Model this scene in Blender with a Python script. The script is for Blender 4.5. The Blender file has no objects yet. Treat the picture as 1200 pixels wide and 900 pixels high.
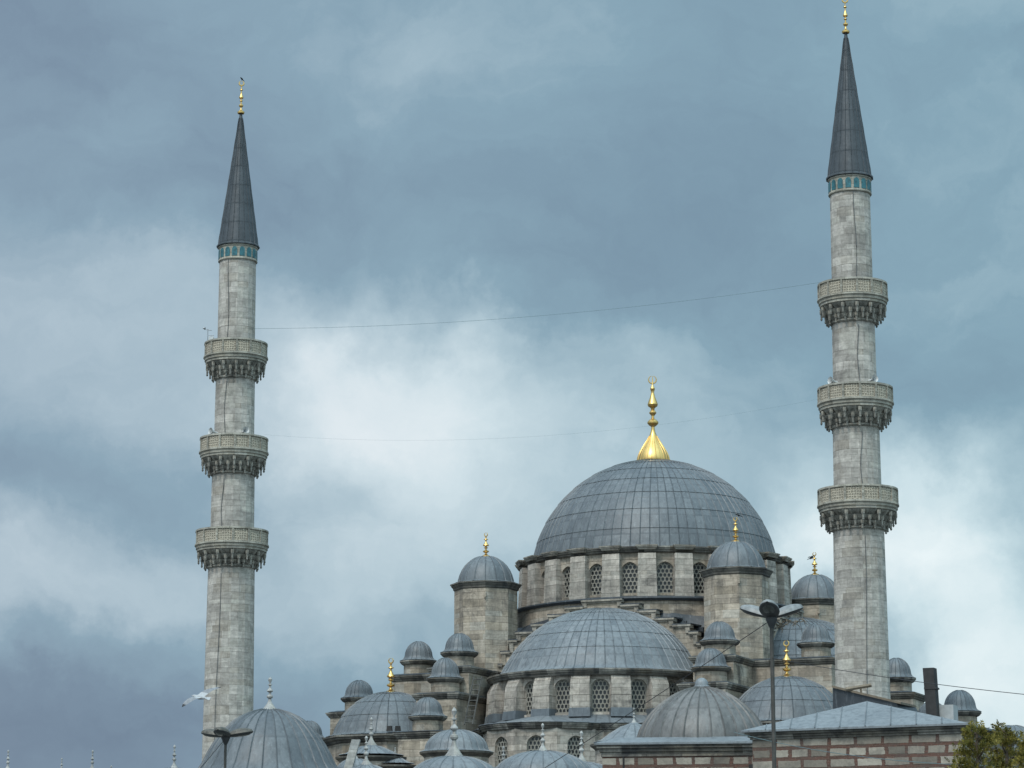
import bpy, math, random
from mathutils import Vector, Matrix
R = math.radians
PI = math.pi
rnd = random.Random(7)
sc = bpy.context.scene
col = sc.collection

# ------------------------------------------------------------------ camera
F = 3180.0 / 1200.0            # focal length in picture widths
PITCH = R(11.6)
EYE = 1.7
cam = bpy.data.cameras.new('camera')
cam.sensor_width = 36.0
cam.lens = 36.0 * F
cam.clip_start = 0.5
cam.clip_end = 12000
camo = bpy.data.objects.new('camera', cam)
camo.location = (0, 0, EYE)
camo.rotation_euler = (PI / 2 + PITCH, 0, 0)
col.objects.link(camo)
sc.camera = camo
sc.view_settings.view_transform = 'Standard'
sc.view_settings.look = 'None'
sc.view_settings.exposure = 0.14
sc.view_settings.gamma = 1.0
sc.view_settings.use_curve_mapping = False

def at(px, py, Y):
    """world point at distance Y seen at a place of the 1200x900 photograph"""
    a = (px - 600) / 3180.0
    b = (450 - py) / 3180.0
    t = Y / (math.cos(PITCH) - b * math.sin(PITCH))
    return Vector((a * t, Y, EYE + t * (math.sin(PITCH) + b * math.cos(PITCH))))
def mpp(py, Y):
    b = (450 - py) / 3180.0
    return Y / (math.cos(PITCH) - b * math.sin(PITCH)) / 3180.0

# ------------------------------------------------------------------ light
SUN_EL, SUN_AZ = R(52), R(-28)        # azimuth measured from "behind the camera" towards the left
sdir = Vector((math.sin(SUN_AZ) * math.cos(SUN_EL), -math.cos(SUN_AZ) * math.cos(SUN_EL), math.sin(SUN_EL)))
sun = bpy.data.lights.new('sun', 'SUN')
sun.energy = 1.5
sun.angle = R(15)
sun.color = (1.0, 0.95, 0.86)
suno = bpy.data.objects.new('sun', sun)
suno.rotation_euler = sdir.to_track_quat('Z', 'Y').to_euler()
suno.location = (0, 0, 120)
col.objects.link(suno)

# ------------------------------------------------------------------ world
world = bpy.data.worlds.new('World')
sc.world = world
world.use_nodes = True
class NT:
    """small helper for node trees"""
    def __init__(s, tree):
        s.t = tree
        tree.nodes.clear()
    def n(s, typ, **kw):
        nd = s.t.nodes.new(typ)
        for k, v in kw.items():
            setattr(nd, k, v)
        return nd
    def link(s, a, b):
        s.t.links.new(a, b)
    def _set(s, sock, v):
        if hasattr(v, 'is_linked') or hasattr(v, 'links'):
            s.link(v, sock)
        else:
            sock.default_value = v
    def m(s, op, a, b=0.0, c=0.0, clamp=False):
        nd = s.n('ShaderNodeMath', operation=op, use_clamp=clamp)
        s._set(nd.inputs[0], a); s._set(nd.inputs[1], b); s._set(nd.inputs[2], c)
        return nd.outputs[0]
    def v(s, op, a, b=(0, 0, 0), out=0):
        nd = s.n('ShaderNodeVectorMath', operation=op)
        s._set(nd.inputs[0], a); s._set(nd.inputs[1], b)
        return nd.outputs[out]
    def noise(s, vec, scale, detail=4.0, rough=0.55, dist=0.0, out=0):
        nd = s.n('ShaderNodeTexNoise')
        s.link(vec, nd.inputs['Vector'])
        nd.inputs['Scale'].default_value = scale
        nd.inputs['Detail'].default_value = detail
        nd.inputs['Roughness'].default_value = rough
        nd.inputs['Distortion'].default_value = dist
        return nd.outputs[out]
    def ramp(s, fac, stops, interp='LINEAR'):
        nd = s.n('ShaderNodeValToRGB')
        cr = nd.color_ramp
        cr.interpolation = interp
        while len(cr.elements) < len(stops):
            cr.elements.new(0.5)
        for e, (p, c) in zip(cr.elements, stops):
            e.position = p
            e.color = (c, c, c, 1) if isinstance(c, (int, float)) else (c[0], c[1], c[2], 1)
        s._set(nd.inputs[0], fac)
        return nd.outputs[0]
    def mix(s, fac, a, b, blend='MIX'):
        nd = s.n('ShaderNodeMix', data_type='RGBA', blend_type=blend)
        s._set(nd.inputs[0], fac)
        for i, q in ((6, a), (7, b)):
            if isinstance(q, tuple):
                nd.inputs[i].default_value = (q[0], q[1], q[2], 1)
            else:
                s.link(q, nd.inputs[i])
        return nd.outputs[2]

w = NT(world.node_tree)
tc = w.n('ShaderNodeTexCoord')
D = tc.outputs['Generated']
sky = w.n('ShaderNodeTexSky', sky_type='NISHITA')
sky.sun_disc = False
sky.sun_elevation = SUN_EL
sky.sun_rotation = PI - SUN_AZ if False else math.atan2(sdir.x, sdir.y)
sky.air_density = 1.3
sky.dust_density = 2.0
def sdir_of(px, py):
    p = at(px, py, 1000.0) - Vector((0, 0, EYE))
    return p.normalized()
warp = w.noise(D, 8.0, 9.0, 0.60, 0, out=1)
warp = w.v('MULTIPLY', w.v('SUBTRACT', warp, (0.5, 0.5, 0.5)), (0.17, 0.0, 0.12))
DW = w.v('ADD', D, warp)
# broad masses of cloud as lobes on the sky sphere: (px, py, half width px, half height px, weight)
CLOUDS = [
    (460, 430, 160, 75, 0.38), (560, 560, 190, 90, 0.26), (250, 470, 150, 80, 0.05),
    (60, 390, 150, 80, 0.10), (430, 640, 120, 60, 0.12),
    (60, 690, 190, 55, 0.22), (330, 730, 120, 60, 0.12), (90, 160, 60, 40, 0.10),
    (110, 850, 230, 90, -0.26), (90, 575, 200, 45, -0.10), (430, 790, 100, 60, 0.05),
    (250, 170, 230, 90, -0.10), (0, 20, 130, 90, -0.12), (620, 70, 120, 80, 0.09),
    (800, 280, 180, 110, -0.10), (700, 430, 120, 60, -0.02), (1130, 480, 130, 60, -0.10),
    (1120, 650, 130, 85, 0.50), (1180, 800, 110, 70, 0.40), (940, 560, 120, 60, 0.10),
    (1100, 120, 160, 120, 0.03), (940, 650, 90, 50, 0.30),
]
acc = None
for px, py, sx, sy, wt in CLOUDS:
    d0 = sdir_of(px, py)
    q = w.v('SUBTRACT', DW, tuple(d0))
    q = w.v('MULTIPLY', q, (3180.0 / sx, 0.0, 3180.0 / sy))
    dd = w.v('DOT_PRODUCT', q, q, out=1)
    g = w.m('POWER', 2.718, w.m('MULTIPLY', dd, -0.7))
    acc = w.m('MULTIPLY_ADD', g, wt, acc if acc is not None else 0.42)
DW2 = w.v('MULTIPLY', DW, (1.0, 1.0, 1.8))
n1 = w.noise(DW2, 8.0, 8.0, 0.56, 0.5)
n2 = w.noise(DW2, 26.0, 7.0, 0.6, 0.6)
dens = w.m('ADD', acc, w.m('MULTIPLY', w.m('SUBTRACT', n1, 0.5), 0.36))
dens = w.m('ADD', dens, w.m('MULTIPLY', w.m('SUBTRACT', n2, 0.5), 0.14), clamp=True)
cloudc = w.ramp(dens, [(0.0, (0.110, 0.155, 0.232)), (0.22, (0.170, 0.244, 0.325)), (0.42, (0.238, 0.350, 0.430)),
                       (0.62, (0.410, 0.520, 0.585)), (0.80, (0.600, 0.690, 0.735)), (1.0, (0.81, 0.84, 0.86))])
sep = w.n('ShaderNodeSeparateXYZ'); w.link(D, sep.inputs[0])
# the overcast dome is brighter overhead and behind the camera, as a real one is
up = w.n('ShaderNodeMapRange', clamp=True); w.link(sep.outputs[2], up.inputs[0])
up.inputs[1].default_value = 0.42; up.inputs[2].default_value = 0.85; up.inputs[3].default_value = 1.0; up.inputs[4].default_value = 2.5
bk = w.n('ShaderNodeMapRange', clamp=True); w.link(sep.outputs[1], bk.inputs[0])
bk.inputs[1].default_value = 0.5; bk.inputs[2].default_value = -0.5; bk.inputs[3].default_value = 1.0; bk.inputs[4].default_value = 2.5
# the cloud is a greyer violet to the left and greener to the right
hue = w.n('ShaderNodeMapRange', clamp=True); w.link(sep.outputs[0], hue.inputs[0])
hue.inputs[1].default_value = -0.19; hue.inputs[2].default_value = 0.19
tint = w.ramp(hue.outputs[0], [(0.0, (1.015, 0.985, 1.0)), (0.5, (0.955, 0.99, 0.995)), (1.0, (0.915, 0.995, 1.0))])
cloudc = w.mix(1.0, cloudc, tint, 'MULTIPLY')
# towards the sun, behind the camera, the cloud is warmer
warmb = w.n('ShaderNodeMapRange', clamp=True); w.link(sep.outputs[1], warmb.inputs[0])
warmb.inputs[1].default_value = 0.5; warmb.inputs[2].default_value = -0.4
cloudc = w.mix(1.0, cloudc, w.ramp(warmb.outputs[0], [(0.0, (1, 1, 1)), (1.0, (1.09, 1.0, 0.93))]), 'MULTIPLY')
boost = w.m('MULTIPLY', up.outputs[0], bk.outputs[0])
bm_ = w.n('ShaderNodeVectorMath', operation='SCALE'); w.link(cloudc, bm_.inputs[0]); w.link(w.m('MULTIPLY', boost, 10.0), bm_.inputs[3])
# thin places let some of the blue sky through
thin = w.ramp(w.noise(D, 4.0, 3.0, 0.5), [(0.35, 0.02), (0.75, 0.07)])
skyc = w.mix(thin, bm_.outputs[0], sky.outputs[0])
bg = w.n('ShaderNodeBackground'); bg.inputs[1].default_value = 0.1
w.link(skyc, bg.inputs[0])
wo = w.n('ShaderNodeOutputWorld'); w.link(bg.outputs[0], wo.inputs[0])

# ------------------------------------------------------------------ materials
MATS = {}
def newmat(name):
    m = bpy.data.materials.new(name)
    m.use_nodes = True
    t = NT(m.node_tree)
    p = t.n('ShaderNodeBsdfPrincipled')
    o = t.n('ShaderNodeOutputMaterial')
    t.link(p.outputs[0], o.inputs[0])
    MATS[name] = m
    return t, p

def bump(t, p, height, strength, dist=0.02):
    b = t.n('ShaderNodeBump')
    b.inputs['Strength'].default_value = strength
    b.inputs['Distance'].default_value = dist
    t.link(height, b.inputs['Height'])
    t.link(b.outputs[0], p.inputs['Normal'])

def stone(name, c1, c2, mortar, bw, rh, grime=0.5, soot=0.25, grime_c=(0.10, 0.095, 0.085), warm=0.3, pale=0.55):
    t, p = newmat(name)
    tcn = t.n('ShaderNodeTexCoord')
    uv, ob = tcn.outputs['UV'], tcn.outputs['Object']
    geo = t.n('ShaderNodeNewGeometry')
    pos = geo.outputs['Position']
    wob = t.v('MULTIPLY', t.v('SUBTRACT', t.noise(pos, 0.7, 2, 0.5, 0, 1), (0.5, 0.5, 0.5)), (0.10, 0.05, 0.0))
    sx = t.n('ShaderNodeSeparateXYZ'); t.link(t.v('ADD', uv, wob), sx.inputs[0])
    vv = sx.outputs[1]
    vv = t.m('ADD', vv, t.m('ADD', t.m('MULTIPLY', t.m('SINE', t.m('MULTIPLY', vv, 3.7)), 0.085), t.m('MULTIPLY', t.m('SINE', t.m('MULTIPLY', vv, 7.9)), 0.04)))
    cx = t.n('ShaderNodeCombineXYZ'); t.link(sx.outputs[0], cx.inputs[0]); t.link(vv, cx.inputs[1])
    uvw = cx.outputs[0]
    br = t.n('ShaderNodeTexBrick', offset=0.5, squash=1.35, squash_frequency=3)
    t.link(uvw, br.inputs['Vector'])
    br.inputs['Scale'].default_value = 1.0
    br.inputs['Brick Width'].default_value = bw
    br.inputs['Row Height'].default_value = rh
    br.inputs['Mortar Size'].default_value = 0.010
    br.inputs['Mortar Smooth'].default_value = 0.6
    br.inputs['Bias'].default_value = -0.1
    br.inputs['Color1'].default_value = (*c1, 1)
    br.inputs['Color2'].default_value = (*c2, 1)
    br.inputs['Mortar'].default_value = (*mortar, 1)
    # some blocks are newer, lighter or warmer
    br2 = t.n('ShaderNodeTexBrick', offset=0.5, squash=1.35, squash_frequency=3)
    t.link(uvw, br2.inputs['Vector'])
    br2.inputs['Scale'].default_value = 1.0
    br2.inputs['Brick Width'].default_value = bw * 1.15
    br2.inputs['Row Height'].default_value = rh
    br2.inputs['Mortar Size'].default_value = 0.0
    br2.inputs['Color1'].default_value = (0, 0, 0, 1)
    br2.inputs['Color2'].default_value = (1, 1, 1, 1)
    pick = t.ramp(br2.outputs[0], [(0.72, 0.0), (0.95, 1.0)])
    c = t.mix(t.m('MULTIPLY', pick, pale), br.outputs[0], (0.74, 0.69, 0.60))
    pick2 = t.ramp(br2.outputs[0], [(0.10, 1.0), (0.22, 0.0)])
    c = t.mix(t.m('MULTIPLY', pick2, warm), c, (0.34, 0.27, 0.18))
    rown = t.n('ShaderNodeTexWhiteNoise', noise_dimensions='1D'); t.link(t.m('FLOOR', t.m('DIVIDE', vv, rh)), rown.inputs['W'])
    c = t.mix(0.30, c, t.ramp(rown.outputs[0], [(0.0, 0.45), (1.0, 1.0)]), 'MULTIPLY')
    bed = t.noise(t.v('MULTIPLY', pos, (0.7, 0.7, 7.0)), 1.0, 5, 0.7)
    c = t.mix(0.55, c, t.ramp(bed, [(0.32, 0.45), (0.62, 1.0)]), 'MULTIPLY')
    # rain streaks and soot, with shapes of their own
    st = t.v('MULTIPLY', pos, (0.9, 0.9, 0.16))
    streak = t.ramp(t.noise(st, 1.3, 5, 0.65), [(0.42, 0.0), (0.68, 1.0)])
    c = t.mix(t.m('MULTIPLY', streak, grime), c, grime_c)
    blot = t.ramp(t.noise(pos, 0.55, 6, 0.7, 0.4), [(0.54, 0.0), (0.64, 1.0)])
    c = t.mix(t.m('MULTIPLY', blot, soot), c, (0.05, 0.05, 0.052))
    blk = t.ramp(t.noise(pos, 1.7, 4, 0.75, 0.6), [(0.40, 0.55), (0.60, 1.0)])
    c = t.mix(0.5, c, blk, 'MULTIPLY')
    fine = t.noise(pos, 6.0, 4, 0.7)
    c = t.mix(0.35, c, t.ramp(fine, [(0.3, 0.35), (0.7, 1.0)]), 'MULTIPLY')
    t.link(c, p.inputs['Base Color'])
    p.inputs['Roughness'].default_value = 0.9
    p.inputs['Specular IOR Level'].default_value = 0.25
    h = t.m('MULTIPLY_ADD', br.outputs[1], -1.0, t.m('MULTIPLY', fine, 0.5))
    bump(t, p, h, 0.6, 0.03)

stone('ashlar', (0.78, 0.655, 0.52), (0.44, 0.37, 0.295), (0.16, 0.135, 0.105), 1.15, 0.42, 0.50, 0.50, warm=0.35)
stone('ashlar_pale', (0.82, 0.725, 0.625), (0.44, 0.39, 0.335), (0.18, 0.155, 0.13), 0.95, 0.38, 0.50, 0.50)
stone('minaret_stone', (0.76, 0.695, 0.62), (0.47, 0.43, 0.385), (0.36, 0.325, 0.29), 1.0, 0.46, 0.36, 0.28, (0.20, 0.18, 0.16), warm=0.3, pale=0.8)
stone('cap_stone', (0.64, 0.565, 0.47), (0.36, 0.315, 0.26), (0.18, 0.155, 0.13), 1.4, 0.5, 0.55, 0.5)
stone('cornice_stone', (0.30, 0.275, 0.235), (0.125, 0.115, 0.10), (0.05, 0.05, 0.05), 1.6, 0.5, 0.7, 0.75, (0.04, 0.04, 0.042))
stone('balcony_stone', (0.62, 0.575, 0.48), (0.46, 0.425, 0.355), (0.25, 0.235, 0.2), 0.8, 0.3, 0.40, 0.30)
stone('muqarnas_stone', (0.54, 0.505, 0.435), (0.34, 0.32, 0.28), (0.15, 0.14, 0.13), 0.5, 0.3, 0.6, 0.5)
stone('white_stone', (0.62, 0.60, 0.57), (0.44, 0.43, 0.41), (0.35, 0.34, 0.32), 2.0, 1.5, 0.45, 0.35, (0.17, 0.17, 0.165), 0.0)

# pierced balcony parapet: carved lattice
t, p = newmat('carved_parapet')
tcn = t.n('ShaderNodeTexCoord')
geo = t.n('ShaderNodeNewGeometry')
vor = t.n('ShaderNodeTexVoronoi', feature='DISTANCE_TO_EDGE')
mp = t.n('ShaderNodeMapping'); t.link(tcn.outputs['UV'], mp.inputs[0])
mp.inputs['Scale'].default_value = (6.0, 6.0, 6.0)
t.link(mp.outputs[0], vor.inputs['Vector']); vor.inputs['Scale'].default_value = 1.0
vor.inputs['Randomness'].default_value = 0.35
hole = t.ramp(vor.outputs[0], [(0.12, 1.0), (0.22, 0.0)])
wear = t.noise(geo.outputs['Position'], 1.6, 5, 0.65)
base = t.mix(t.ramp(wear, [(0.35, 0.0), (0.7, 1.0)]), (0.56, 0.485, 0.375), (0.36, 0.315, 0.255))
t.link(t.mix(hole, (0.25, 0.22, 0.17), base), p.inputs['Base Color'])
p.inputs['Roughness'].default_value = 0.9
bump(t, p, hole, 1.0, 0.05)

def lead(name, c1, c2, seam=True, dark=(0.055, 0.06, 0.068), pale=0.42, rough=0.5):
    t, p = newmat(name)
    tcn = t.n('ShaderNodeTexCoord')
    geo = t.n('ShaderNodeNewGeometry')
    pos = geo.outputs['Position']
    if seam:
        s = t.n('ShaderNodeSeparateXYZ'); t.link(tcn.outputs['UV'], s.inputs[0])
        u, v = s.outputs[0], s.outputs[1]
        cell = t.n('ShaderNodeCombineXYZ')
        t.link(t.m('FLOOR', u), cell.inputs[0]); t.link(t.m('FLOOR', v), cell.inputs[1])
        wn = t.n('ShaderNodeTexWhiteNoise', noise_dimensions='2D'); t.link(cell.outputs[0], wn.inputs['Vector'])
        tone = wn.outputs[0]
    else:
        tone = t.noise(pos, 1.1, 2, 0.5)
    big = t.noise(pos, 0.35, 4, 0.6, 0.3)
    tone = t.m('ADD', t.m('MULTIPLY', tone, 0.50), t.m('MULTIPLY', big, 0.72), clamp=True)
    c = t.mix(t.ramp(tone, [(0.25, 0.0), (0.85, 1.0)]), tuple(c1), tuple(c2))
    st = t.v('MULTIPLY', pos, (2.4, 2.4, 0.35))
    sn = t.noise(st, 1.6, 5, 0.7)
    c = t.mix(t.m('MULTIPLY', t.ramp(sn, [(0.46, 0.0), (0.72, 1.0)]), 0.70), c, dark)
    c = t.mix(t.m('MULTIPLY', t.ramp(t.noise(st, 2.3, 5, 0.7), [(0.55, 0.0), (0.8, 1.0)]), pale), c, (0.36, 0.39, 0.41))
    fine = t.noise(pos, 9.0, 4, 0.7)
    c = t.mix(0.25, c, t.ramp(fine, [(0.3, 0.4), (0.7, 1.0)]), 'MULTIPLY')
    h = t.m('ADD', t.m('MULTIPLY', fine, 0.4), t.m('MULTIPLY', t.noise(pos, 1.5, 2, 0.5), 2.5))
    if seam:
        fu = t.m('FRACT', u); fv = t.m('FRACT', v)
        du = t.m('MINIMUM', fu, t.m('SUBTRACT', 1.0, fu))
        lu = t.ramp(du, [(0.03, 1.0), (0.10, 0.0)])
        lv = t.ramp(fv, [(0.0, 1.0), (0.035, 0.6), (0.07, 0.0)])
        ln = t.m('MAXIMUM', t.m('MULTIPLY', lu, 0.60), t.m('MULTIPLY', lv, 0.36))
        c = t.mix(ln, c, dark)
        h = t.m('ADD', h, t.m('MULTIPLY', t.m('SUBTRACT', 1.0, lv), 0.8))
    t.link(c, p.inputs['Base Color'])
    p.inputs['Roughness'].default_value = rough
    p.inputs['Metallic'].default_value = 0.0
    p.inputs['Specular IOR Level'].default_value = 0.5
    bump(t, p, h, 0.5, 0.03)

lead('lead_sheet', (0.082, 0.093, 0.103), (0.140, 0.151, 0.159))
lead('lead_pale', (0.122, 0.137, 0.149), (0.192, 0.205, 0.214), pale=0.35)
lead('lead_grey', (0.072, 0.082, 0.092), (0.125, 0.135, 0.143), dark=(0.045, 0.05, 0.056), pale=0.3)
lead('lead_brown', (0.095, 0.090, 0.085), (0.165, 0.157, 0.149), dark=(0.04, 0.038, 0.036), pale=0.3)
lead('lead_spire', (0.032, 0.039, 0.046), (0.058, 0.067, 0.076), dark=(0.02, 0.024, 0.028), pale=0.10, rough=0.55)
lead('lead_flat', (0.08, 0.095, 0.11), (0.14, 0.157, 0.17), seam=False)
lead('lead_dark', (0.024, 0.029, 0.035), (0.052, 0.059, 0.068), seam=False)
lead('lead_light', (0.155, 0.170, 0.183), (0.225, 0.240, 0.250), seam=False, pale=0.3)

def simple(name, c, rough=0.6, metal=0.0, var=0.25, scale=4.0, spec=0.5):
    t, p = newmat(name)
    geo = t.n('ShaderNodeNewGeometry')
    nz = t.noise(geo.outputs['Position'], scale, 5, 0.65)
    d = tuple(x * (1 - var) for x in c); e = tuple(min(1, x * (1 + var)) for x in c)
    t.link(t.mix(t.ramp(nz, [(0.3, 0.0), (0.7, 1.0)]), d, e), p.inputs['Base Color'])
    p.inputs['Roughness'].default_value = rough
    p.inputs['Metallic'].default_value = metal
    p.inputs['Specular IOR Level'].default_value = spec
    return p
simple('gold', (0.66, 0.43, 0.155), 0.34, 1.0, 0.08, 3.0)
simple('dull_metal', (0.30, 0.31, 0.32), 0.45, 0.5, 0.2)
simple('lamp_top', (0.20, 0.20, 0.195), 0.5, 0.1, 0.35, 6.0)
simple('lamp_brown', (0.085, 0.075, 0.06), 0.55, 0.1, 0.6, 9.0)
simple('lamp_dark', (0.045, 0.047, 0.05), 0.5, 0.1, 0.3, 5.0)
simple('pole_paint', (0.06, 0.055, 0.048), 0.6, 0.1, 0.4, 3.0)
simple('window_dark', (0.022, 0.024, 0.026), 0.35, 0.0, 0.4, 3.0)
simple('lattice_plaster', (0.27, 0.255, 0.22), 0.9, 0.0, 0.25, 2.5)
simple('turquoise_tile', (0.025, 0.115, 0.135), 0.35, 0.0, 0.5, 4.0)
simple('cable_black', (0.03, 0.03, 0.032), 0.7, 0.0, 0.2)
simple('conductor_grey', (0.10, 0.10, 0.10), 0.7, 0.0, 0.3)
simple('wire_grey', (0.11, 0.17, 0.18), 0.6, 0.0, 0.2)
simple('rust_dark', (0.03, 0.027, 0.026), 0.7, 0.2, 0.5, 2.0)
simple('vent_metal', (0.36, 0.36, 0.35), 0.5, 0.2, 0.15)
simple('white_paint', (0.52, 0.52, 0.51), 0.5, 0.0, 0.12)
simple('timber', (0.16, 0.125, 0.09), 0.85, 0.0, 0.35)
simple('bark', (0.07, 0.052, 0.036), 0.9, 0.0, 0.4, 8)
simple('bird_black', (0.018, 0.018, 0.02), 0.7, 0.0, 0.2)
simple('gull_white', (0.38, 0.38, 0.385), 0.75, 0.0, 0.06)
simple('gull_grey', (0.20, 0.20, 0.21), 0.75, 0.0, 0.25, 9)
simple('paving', (0.10, 0.097, 0.09), 0.9, 0.0, 0.3, 0.6)
simple('lens', (0.06, 0.065, 0.062), 0.2, 0.0, 0.2)

# foliage: leaf colour varies from clump to clump
t, p = newmat('cypress_leaf')
geo = t.n('ShaderNodeNewGeometry')
nz = t.noise(geo.outputs['Position'], 1.8, 4, 0.6)
rn = t.m('MULTIPLY_ADD', geo.outputs['Random Per Island'], 0.45, t.m('MULTIPLY', nz, 0.75))
t.link(t.ramp(rn, [(0.22, (0.018, 0.026, 0.008)), (0.5, (0.095, 0.09, 0.018)), (0.85, (0.24, 0.19, 0.04))]), p.inputs['Base Color'])
p.inputs['Roughness'].default_value = 0.7
p.inputs['Specular IOR Level'].default_value = 0.2

# courses of stone with brick between
t, p = newmat('brick_and_stone')
tcn = t.n('ShaderNodeTexCoord'); geo = t.n('ShaderNodeNewGeometry'); pos = geo.outputs['Position']
wob = t.v('MULTIPLY', t.v('SUBTRACT', t.noise(pos, 2.0, 5, 0.65, 0, 1), (0.5, 0.5, 0.5)), (0.24, 0.10, 0))
uvw = t.v('ADD', tcn.outputs['UV'], wob)
b1 = t.n('ShaderNodeTexBrick', offset=0.42, squash=0.72, squash_frequency=2)
t.link(uvw, b1.inputs['Vector'])
for k, v_ in (('Scale', 1.0), ('Brick Width', 1.2), ('Row Height', 0.46), ('Mortar Size', 0.084), ('Mortar Smooth', 0.2), ('Bias', 0.0)):
    b1.inputs[k].default_value = v_
b1.inputs['Color1'].default_value = (0.43, 0.38, 0.315, 1); b1.inputs['Color2'].default_value = (0.21, 0.18, 0.145, 1)
b2 = t.n('ShaderNodeTexBrick', offset=0.5)
t.link(uvw, b2.inputs['Vector'])
for k, v_ in (('Scale', 1.0), ('Brick Width', 0.30), ('Row Height', 0.068), ('Mortar Size', 0.007), ('Mortar Smooth', 0.2), ('Bias', 0.0)):
    b2.inputs[k].default_value = v_
b2.inputs['Color1'].default_value = (0.145, 0.062, 0.044, 1); b2.inputs['Color2'].default_value = (0.085, 0.045, 0.035, 1)
b2.inputs['Mortar'].default_value = (0.18, 0.125, 0.095, 1)
c = t.mix(b1.outputs[1], b1.outputs[0], b2.outputs[0])
c = t.mix(t.m('MULTIPLY', t.ramp(t.noise(pos, 1.1, 6, 0.7), [(0.44, 0.0), (0.68, 1.0)]), 0.65), c, (0.10, 0.09, 0.08))
fine = t.noise(pos, 9.0, 4, 0.7)
c = t.mix(0.4, c, t.ramp(fine, [(0.3, 0.4), (0.7, 1.0)]), 'MULTIPLY')
t.link(c, p.inputs['Base Color']); p.inputs['Roughness'].default_value = 0.92
bump(t, p, t.m('MULTIPLY_ADD', b1.outputs[1], -0.8, fine), 0.7, 0.03)

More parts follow.
